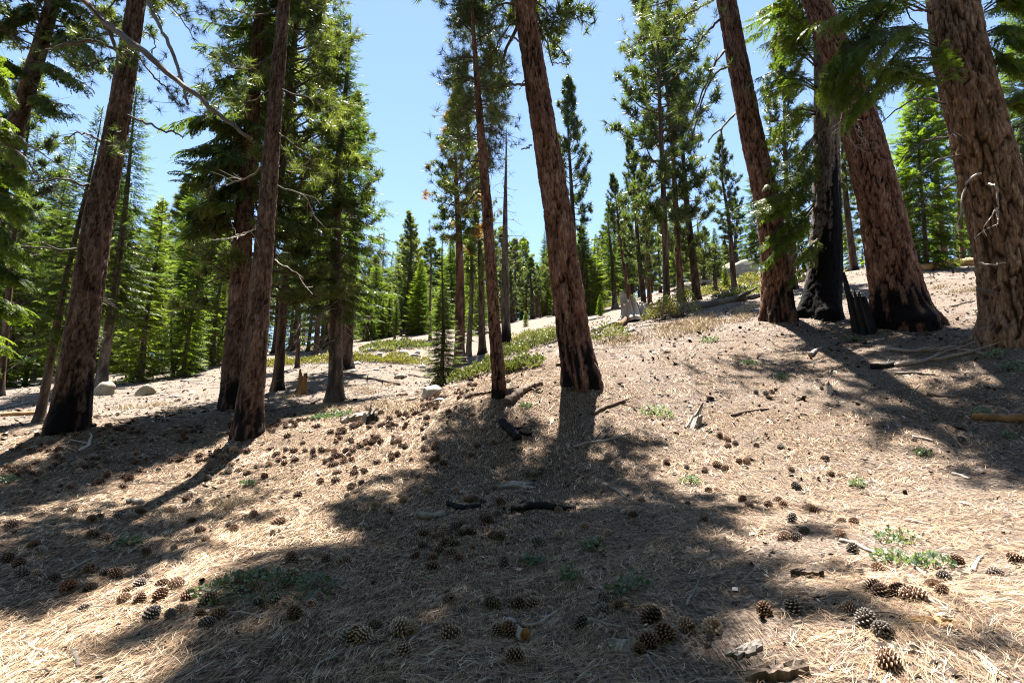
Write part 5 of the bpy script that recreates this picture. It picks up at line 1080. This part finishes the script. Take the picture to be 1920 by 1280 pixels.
CONE_PX = """64 1016,75 1031,174 999,197 1005,315 995,326 1021,274 1032,375 990,386 1006,360 972,392 961,412 967,317 951,427 982,439 986,523 976,476 957,167 1064,195 1068,216 1070,274 1076,169 1096,240 1100,262 1090,304 1089,330 1091,354 1115,232 1122,262 1119,300 1113,390 1124,156 1136,283 1152,319 1152,341 1139,375 1147,388 1164,412 1149,484 1126,514 1121,585 1130,15 1044,34 1057,41 1070,67 1070,101 1077,127 1098,22 980,172 971,49 918,30 926,135 953,187 961,221 963,247 963,262 957,613 1047,547 1047,647 1044,681 984,707 976,730 956,756 935,801 912,899 916,854 912,809 1038,846 1032,827 999,872 987,886 1021,936 1005,962 1010,1009 1010,1049 999,1096 984,1139 997,1124 1006,1186 961,1202 931,1240 920,842 1119,869 1141,972 1132,998 1126,702 1173,752 1179,758 1214,1088 1171,1131 1119,1161 1130,1131 1137,1221 1158,1217 1197,1199 1209,1247 1190,966 1231,651 924,704 941,1287 1175,1336 1171,1434 1142,1488 1137,1595 1134,1623 1164,1655 1181,1666 1244,1638 1102,1651 1111,1687 1109,1715 1121,1749 1092,1771 1081,1767 1106,1794 1051,1865 1068,1906 1047,1646 1061,1576 999,1599 1029,1578 971,1601 974,1527 953,1516 946,1484 971,1471 1001,1494 1004,1508 992,1458 930,1441 942,1469 941,1392 931,1404 941,1329 914,1345 912,1289 939,1320 879,1346 867,1359 873,1386 861,1400 860,1484 874,1547 855,1557 882,1580 886,1494 909"""
CONE_PX = [tuple(map(float, q.split())) for q in CONE_PX.split(',')]
GR = 'fallen pine cones'; PLACED = []
def cone_label(x, y):
    if y > 1060 and x < 620: return 'pine cone in the heap around the left blue-green plant'
    if x < 620 and y > 940: return 'pine cone on the dappled left litter'
    if x < 720 and y > 875: return 'pine cone in the left band of shadow'
    if x < 720: return 'pine cone on the bright litter near the slender pine'
    if x < 1280 and y > 1070: return 'large pine cone in the near middle shade'
    if x < 1280 and y > 930: return 'pine cone around the charred logs in shade'
    if x < 1280: return 'pine cone on the shaded slope below the middle trunk'
    if y > 1040: return 'large pine cone on the near right sunny ground'
    if y > 925: return 'pine cone along the right edge of the big shade'
    return 'pine cone on the open right slope'
def put_cone(x, y, p=None):
    p = gpx(x, y) if p is None else p
    o = link('pine_cone', random.choice(CONES)); s = random.uniform(.58, .9) * (1.05 if y > 1040 else 1.0); o.scale = (s * random.uniform(.85, 1.1), s * random.uniform(.85, 1.1), s * random.uniform(.85, 1.1)); up = gnormal(p[0], p[1])
    q = up.to_track_quat('Z', 'Y') @ Matrix.Rotation(random.uniform(0, 6.28), 3, 'Z').to_quaternion() @ Matrix.Rotation(math.radians(random.choice([90, 90, 80, 100, 60, 120, 25])), 3, 'X').to_quaternion() @ Matrix.Rotation(random.uniform(0, 6.28), 3, 'Z').to_quaternion()
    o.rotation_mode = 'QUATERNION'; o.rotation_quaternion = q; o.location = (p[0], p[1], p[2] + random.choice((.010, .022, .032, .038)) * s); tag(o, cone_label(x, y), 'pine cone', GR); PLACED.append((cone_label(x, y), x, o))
for x, y in CONE_PX: put_cone(x, y + 8)
_cnt = 0
while _cnt < 300 - len(CONE_PX):
    z = random.random()
    if z < .52: x, y = random.uniform(0, 720), random.triangular(822, 960, 850)
    elif z < .84: x, y = random.uniform(640, 1330), random.triangular(800, 1080, 900)
    elif z < .95: x, y = random.uniform(420, 980), random.uniform(960, 1200)
    else: x, y = random.uniform(1100, 1500), random.uniform(735, 860)
    for q in range(random.choice((1, 1, 1, 2, 3, 4))):
        if _cnt >= 300 - len(CONE_PX): break
        xx, yy = x + random.gauss(0, 20) * (q > 0), y + random.gauss(0, 6) * (q > 0); p = gpx(xx, yy)
        if p[1] > 12: continue
        put_cone(xx, yy, p); _cnt += 1
for lb in {q[0] for q in PLACED}:
    for i, q in enumerate(sorted((q for q in PLACED if q[0] == lb), key=lambda q: q[1])): q[2]['label'] = lb + ', %s from the left' % nth(i)
# the many smaller ones farther off, beyond counting
def far_cones(n=360):
    me = cone_mesh(9, .125, .054, 46); k = len(me.vertices); V = np.empty(k * 3, np.float32); me.vertices.foreach_get('co', V); V = V.reshape(-1, 3); T = np.array([p.vertices[:] for p in me.polygons]); c = np.empty(k, np.float32); me.attributes['tint'].data.foreach_get('value', c)
    mb = MB(); i = 0
    while i < n:
        z = random.random()
        if z < .7: x, y = random.uniform(-8.5, -.8), random.uniform(7.8, 10.6)
        elif z < .85: x, y = random.uniform(-3, 3), random.uniform(5, 9)
        else: x, y = random.uniform(-12, 6), random.uniform(9, 16)
        if i % 6: x, y = _lx + random.gauss(0, .28), _ly + random.gauss(0, .28)
        else: _lx, _ly = x, y
        R = np.array(Matrix.Rotation(random.uniform(0, 6.28), 3, 'Z') @ Matrix.Rotation(math.radians(random.uniform(60, 110)), 3, 'X') @ Matrix.Rotation(random.uniform(0, 6.28), 3, 'Z')); s = random.uniform(.6, .9)
        mb.add((V * s) @ R.T + np.array([x, y, Hs(x, y) + random.uniform(.015, .04) * s]), T, None, np.clip(c + rng.uniform(-.2, .2), 0, 1)); i += 1
    o = link('pine_cone_scatter', mb.mesh('pine_cone_scatter', M['cone'], False)); tag(o, 'small dense scatter of pine cones round the left and middle trunks', 'pine cones', None, 'stuff')
far_cones()

# ------------------------------------------------------------------ fallen needles, chips and twigs on the ground
def sample_ground(n, d0, d1, power, wide=1.0, extra=.8):
    g = np.linspace(d0, d1, 400); w = (g / d0) ** (1 - power); cdf = np.cumsum(w); cdf /= cdf[-1]
    D = np.interp(rng.uniform(0, 1, n), cdf, g); X = rng.uniform(-1, 1, n) * (D * .98 * wide + extra); return X, D
def needle_litter(n=125000):
    X, Y = sample_ground(n, 1.7, 15, 1.55)
    keep = (fbm(X * .9, Y * .9, 0, 61, 3) + .55 * sstep(1.5, -2, X - .2 * (Y - 5)) > rng.uniform(-.8, .6, n)); X, Y = X[keep], Y[keep]; n = len(X)
    az0 = 2.4 * fbm(X * 1.1, Y * 1.1, 0, 67, 2) + rng.normal(0, .8, n); k = 3
    X = np.repeat(X, k) ; Y = np.repeat(Y, k); az = np.repeat(az0, k) + rng.normal(0, .20, n * k); L = np.repeat(rng.uniform(.045, .165, n), k) * rng.uniform(.85, 1.1, n * k)
    w = .00085 * np.clip(Y / 3.2, 1, 2.4); bend = rng.normal(0, .22, n * k); tilt = np.abs(rng.normal(0, .10, n * k)); base = np.repeat(rng.uniform(.002, .016, n), k)
    cx, cy = np.cos(az), np.sin(az); cols = []
    for f in (0, .5, 1):
        x = X + cx * L * f - cy * bend * L * f * f; y = Y + cy * L * f + cx * bend * L * f * f; cols.append((x, y, base + tilt * L * f * (1.15 - f * .55)))
    h = H(np.r_[cols[0][0], cols[1][0], cols[2][0]], np.r_[cols[0][1], cols[1][1], cols[2][1]]).reshape(3, -1); V = []
    for q, (x, y, z) in enumerate(cols):
        ww = w * (1, .9, .35)[q]
        for s in (-1, 1): V.append(np.stack([x - cy * ww * s, y + cx * ww * s, z + h[q]], -1))
    V = np.stack(V, 1).reshape(-1, 3); i = np.arange(n * k) * 6; near = Y < 3.6; Q = np.r_[np.c_[i, i + 1, i + 3, i + 2][near], np.c_[i + 2, i + 3, i + 5, i + 4][near], np.c_[i, i + 1, i + 5, i + 4][~near]]
    t = np.repeat(np.clip(rng.normal(.52, .24, n) + .12 * np.repeat(1, n) * sstep(1, -3, X[::k]), 0, 1), k); mb = MB(); mb.add(V, None, Q, np.repeat(t, 6))
    o = link('needle_litter', mb.mesh('needle_litter', M['litter'], False)); tag(o, 'fallen tan pine needles covering the ground', 'pine needles', None, 'stuff')
needle_litter()
def chip_litter(n=30000):
    X, Y = sample_ground(n, 1.8, 26, 1.25); Z = H(X, Y); s = rng.gamma(2.2, .0055, n) * np.clip(Y / 6, .8, 2.2); a = rng.uniform(0, 2 * PI, n); e = rng.uniform(.3, .7, n)
    dx = np.stack([np.cos(a), np.sin(a), rng.normal(0, .35, n)], -1) * s[:, None]; dy = np.stack([-np.sin(a), np.cos(a), rng.normal(0, .35, n)], -1) * (s * e)[:, None]; c = np.stack([X, Y, Z + s * .35 + .004], -1)
    up = np.array([0, 0, 1.]) * (s * .35)[:, None]; V = np.stack([c - dx - dy * .5, c - dx * .2 + dy, c + dx + dy * .3, c + dx * .4 - dy, c + up, c - up], 1).reshape(-1, 3); i = np.arange(n) * 6
    T = np.concatenate([np.c_[i + a_, i + b_, i + t_] for t_ in (4,) for a_, b_ in ((0, 1), (1, 2), (2, 3), (3, 0))]); t = np.where(rng.uniform(0, 1, n) < .5, rng.uniform(-.1, .15, n), np.clip(rng.beta(1.3, 2.2, n) + (rng.uniform(0, 1, n) > .9) * .5, 0, 1)); t = np.clip(t, 0, 1)
    mb = MB(); mb.add(V, T, None, np.repeat(t, 6)); o = link('bark_chips', mb.mesh('bark_chips', M['chips'], False)); tag(o, 'bark chips and wood crumbs strewn over the ground', 'bark chips', None, 'stuff')
chip_litter()
def twig_litter(n=2200):
    X, Y = sample_ground(n, 1.9, 24, 1.2); mb = MB(); az = rng.uniform(0, 2 * PI, n); L = rng.uniform(.08, .42, n) * np.clip(Y / 7, .7, 1.8)
    PP, RR, ZZ = [], [], []
    for i in range(n):
        d = np.array([math.cos(az[i]), math.sin(az[i])]); t = np.linspace(0, 1, 6)[:, None]; b = rng.normal(0, .18)
        P = np.array([X[i], Y[i]]) + d * t * L[i] + np.array([-d[1], d[0]]) * (b * L[i] * t * t) + np.cumsum(rng.normal(0, .012 * L[i], (6, 2)), 0)
        r = np.linspace(1, .5, 6) * rng.uniform(.0018, .0042) * max(1, Y[i] / 5.5); PP.append(P); RR.append(r); ZZ.append(r + .004 + rng.uniform(0, .02) * np.sin(t[:, 0] * 3))
    A = np.concatenate(PP); hh = (H(A[:, 0], A[:, 1]) + np.concatenate(ZZ)).reshape(n, 6)
    for i in range(n): tube(mb, np.c_[PP[i], hh[i]], RR[i], 3, np.clip(rng.normal(.55, .25), 0, 1) + np.zeros(6), 0, False)
    o = link('twig_litter', mb.mesh('twig_litter', M['dead_wood'])); tag(o, 'small dry twigs strewn over the slope', 'twigs', None, 'stuff')
twig_litter()
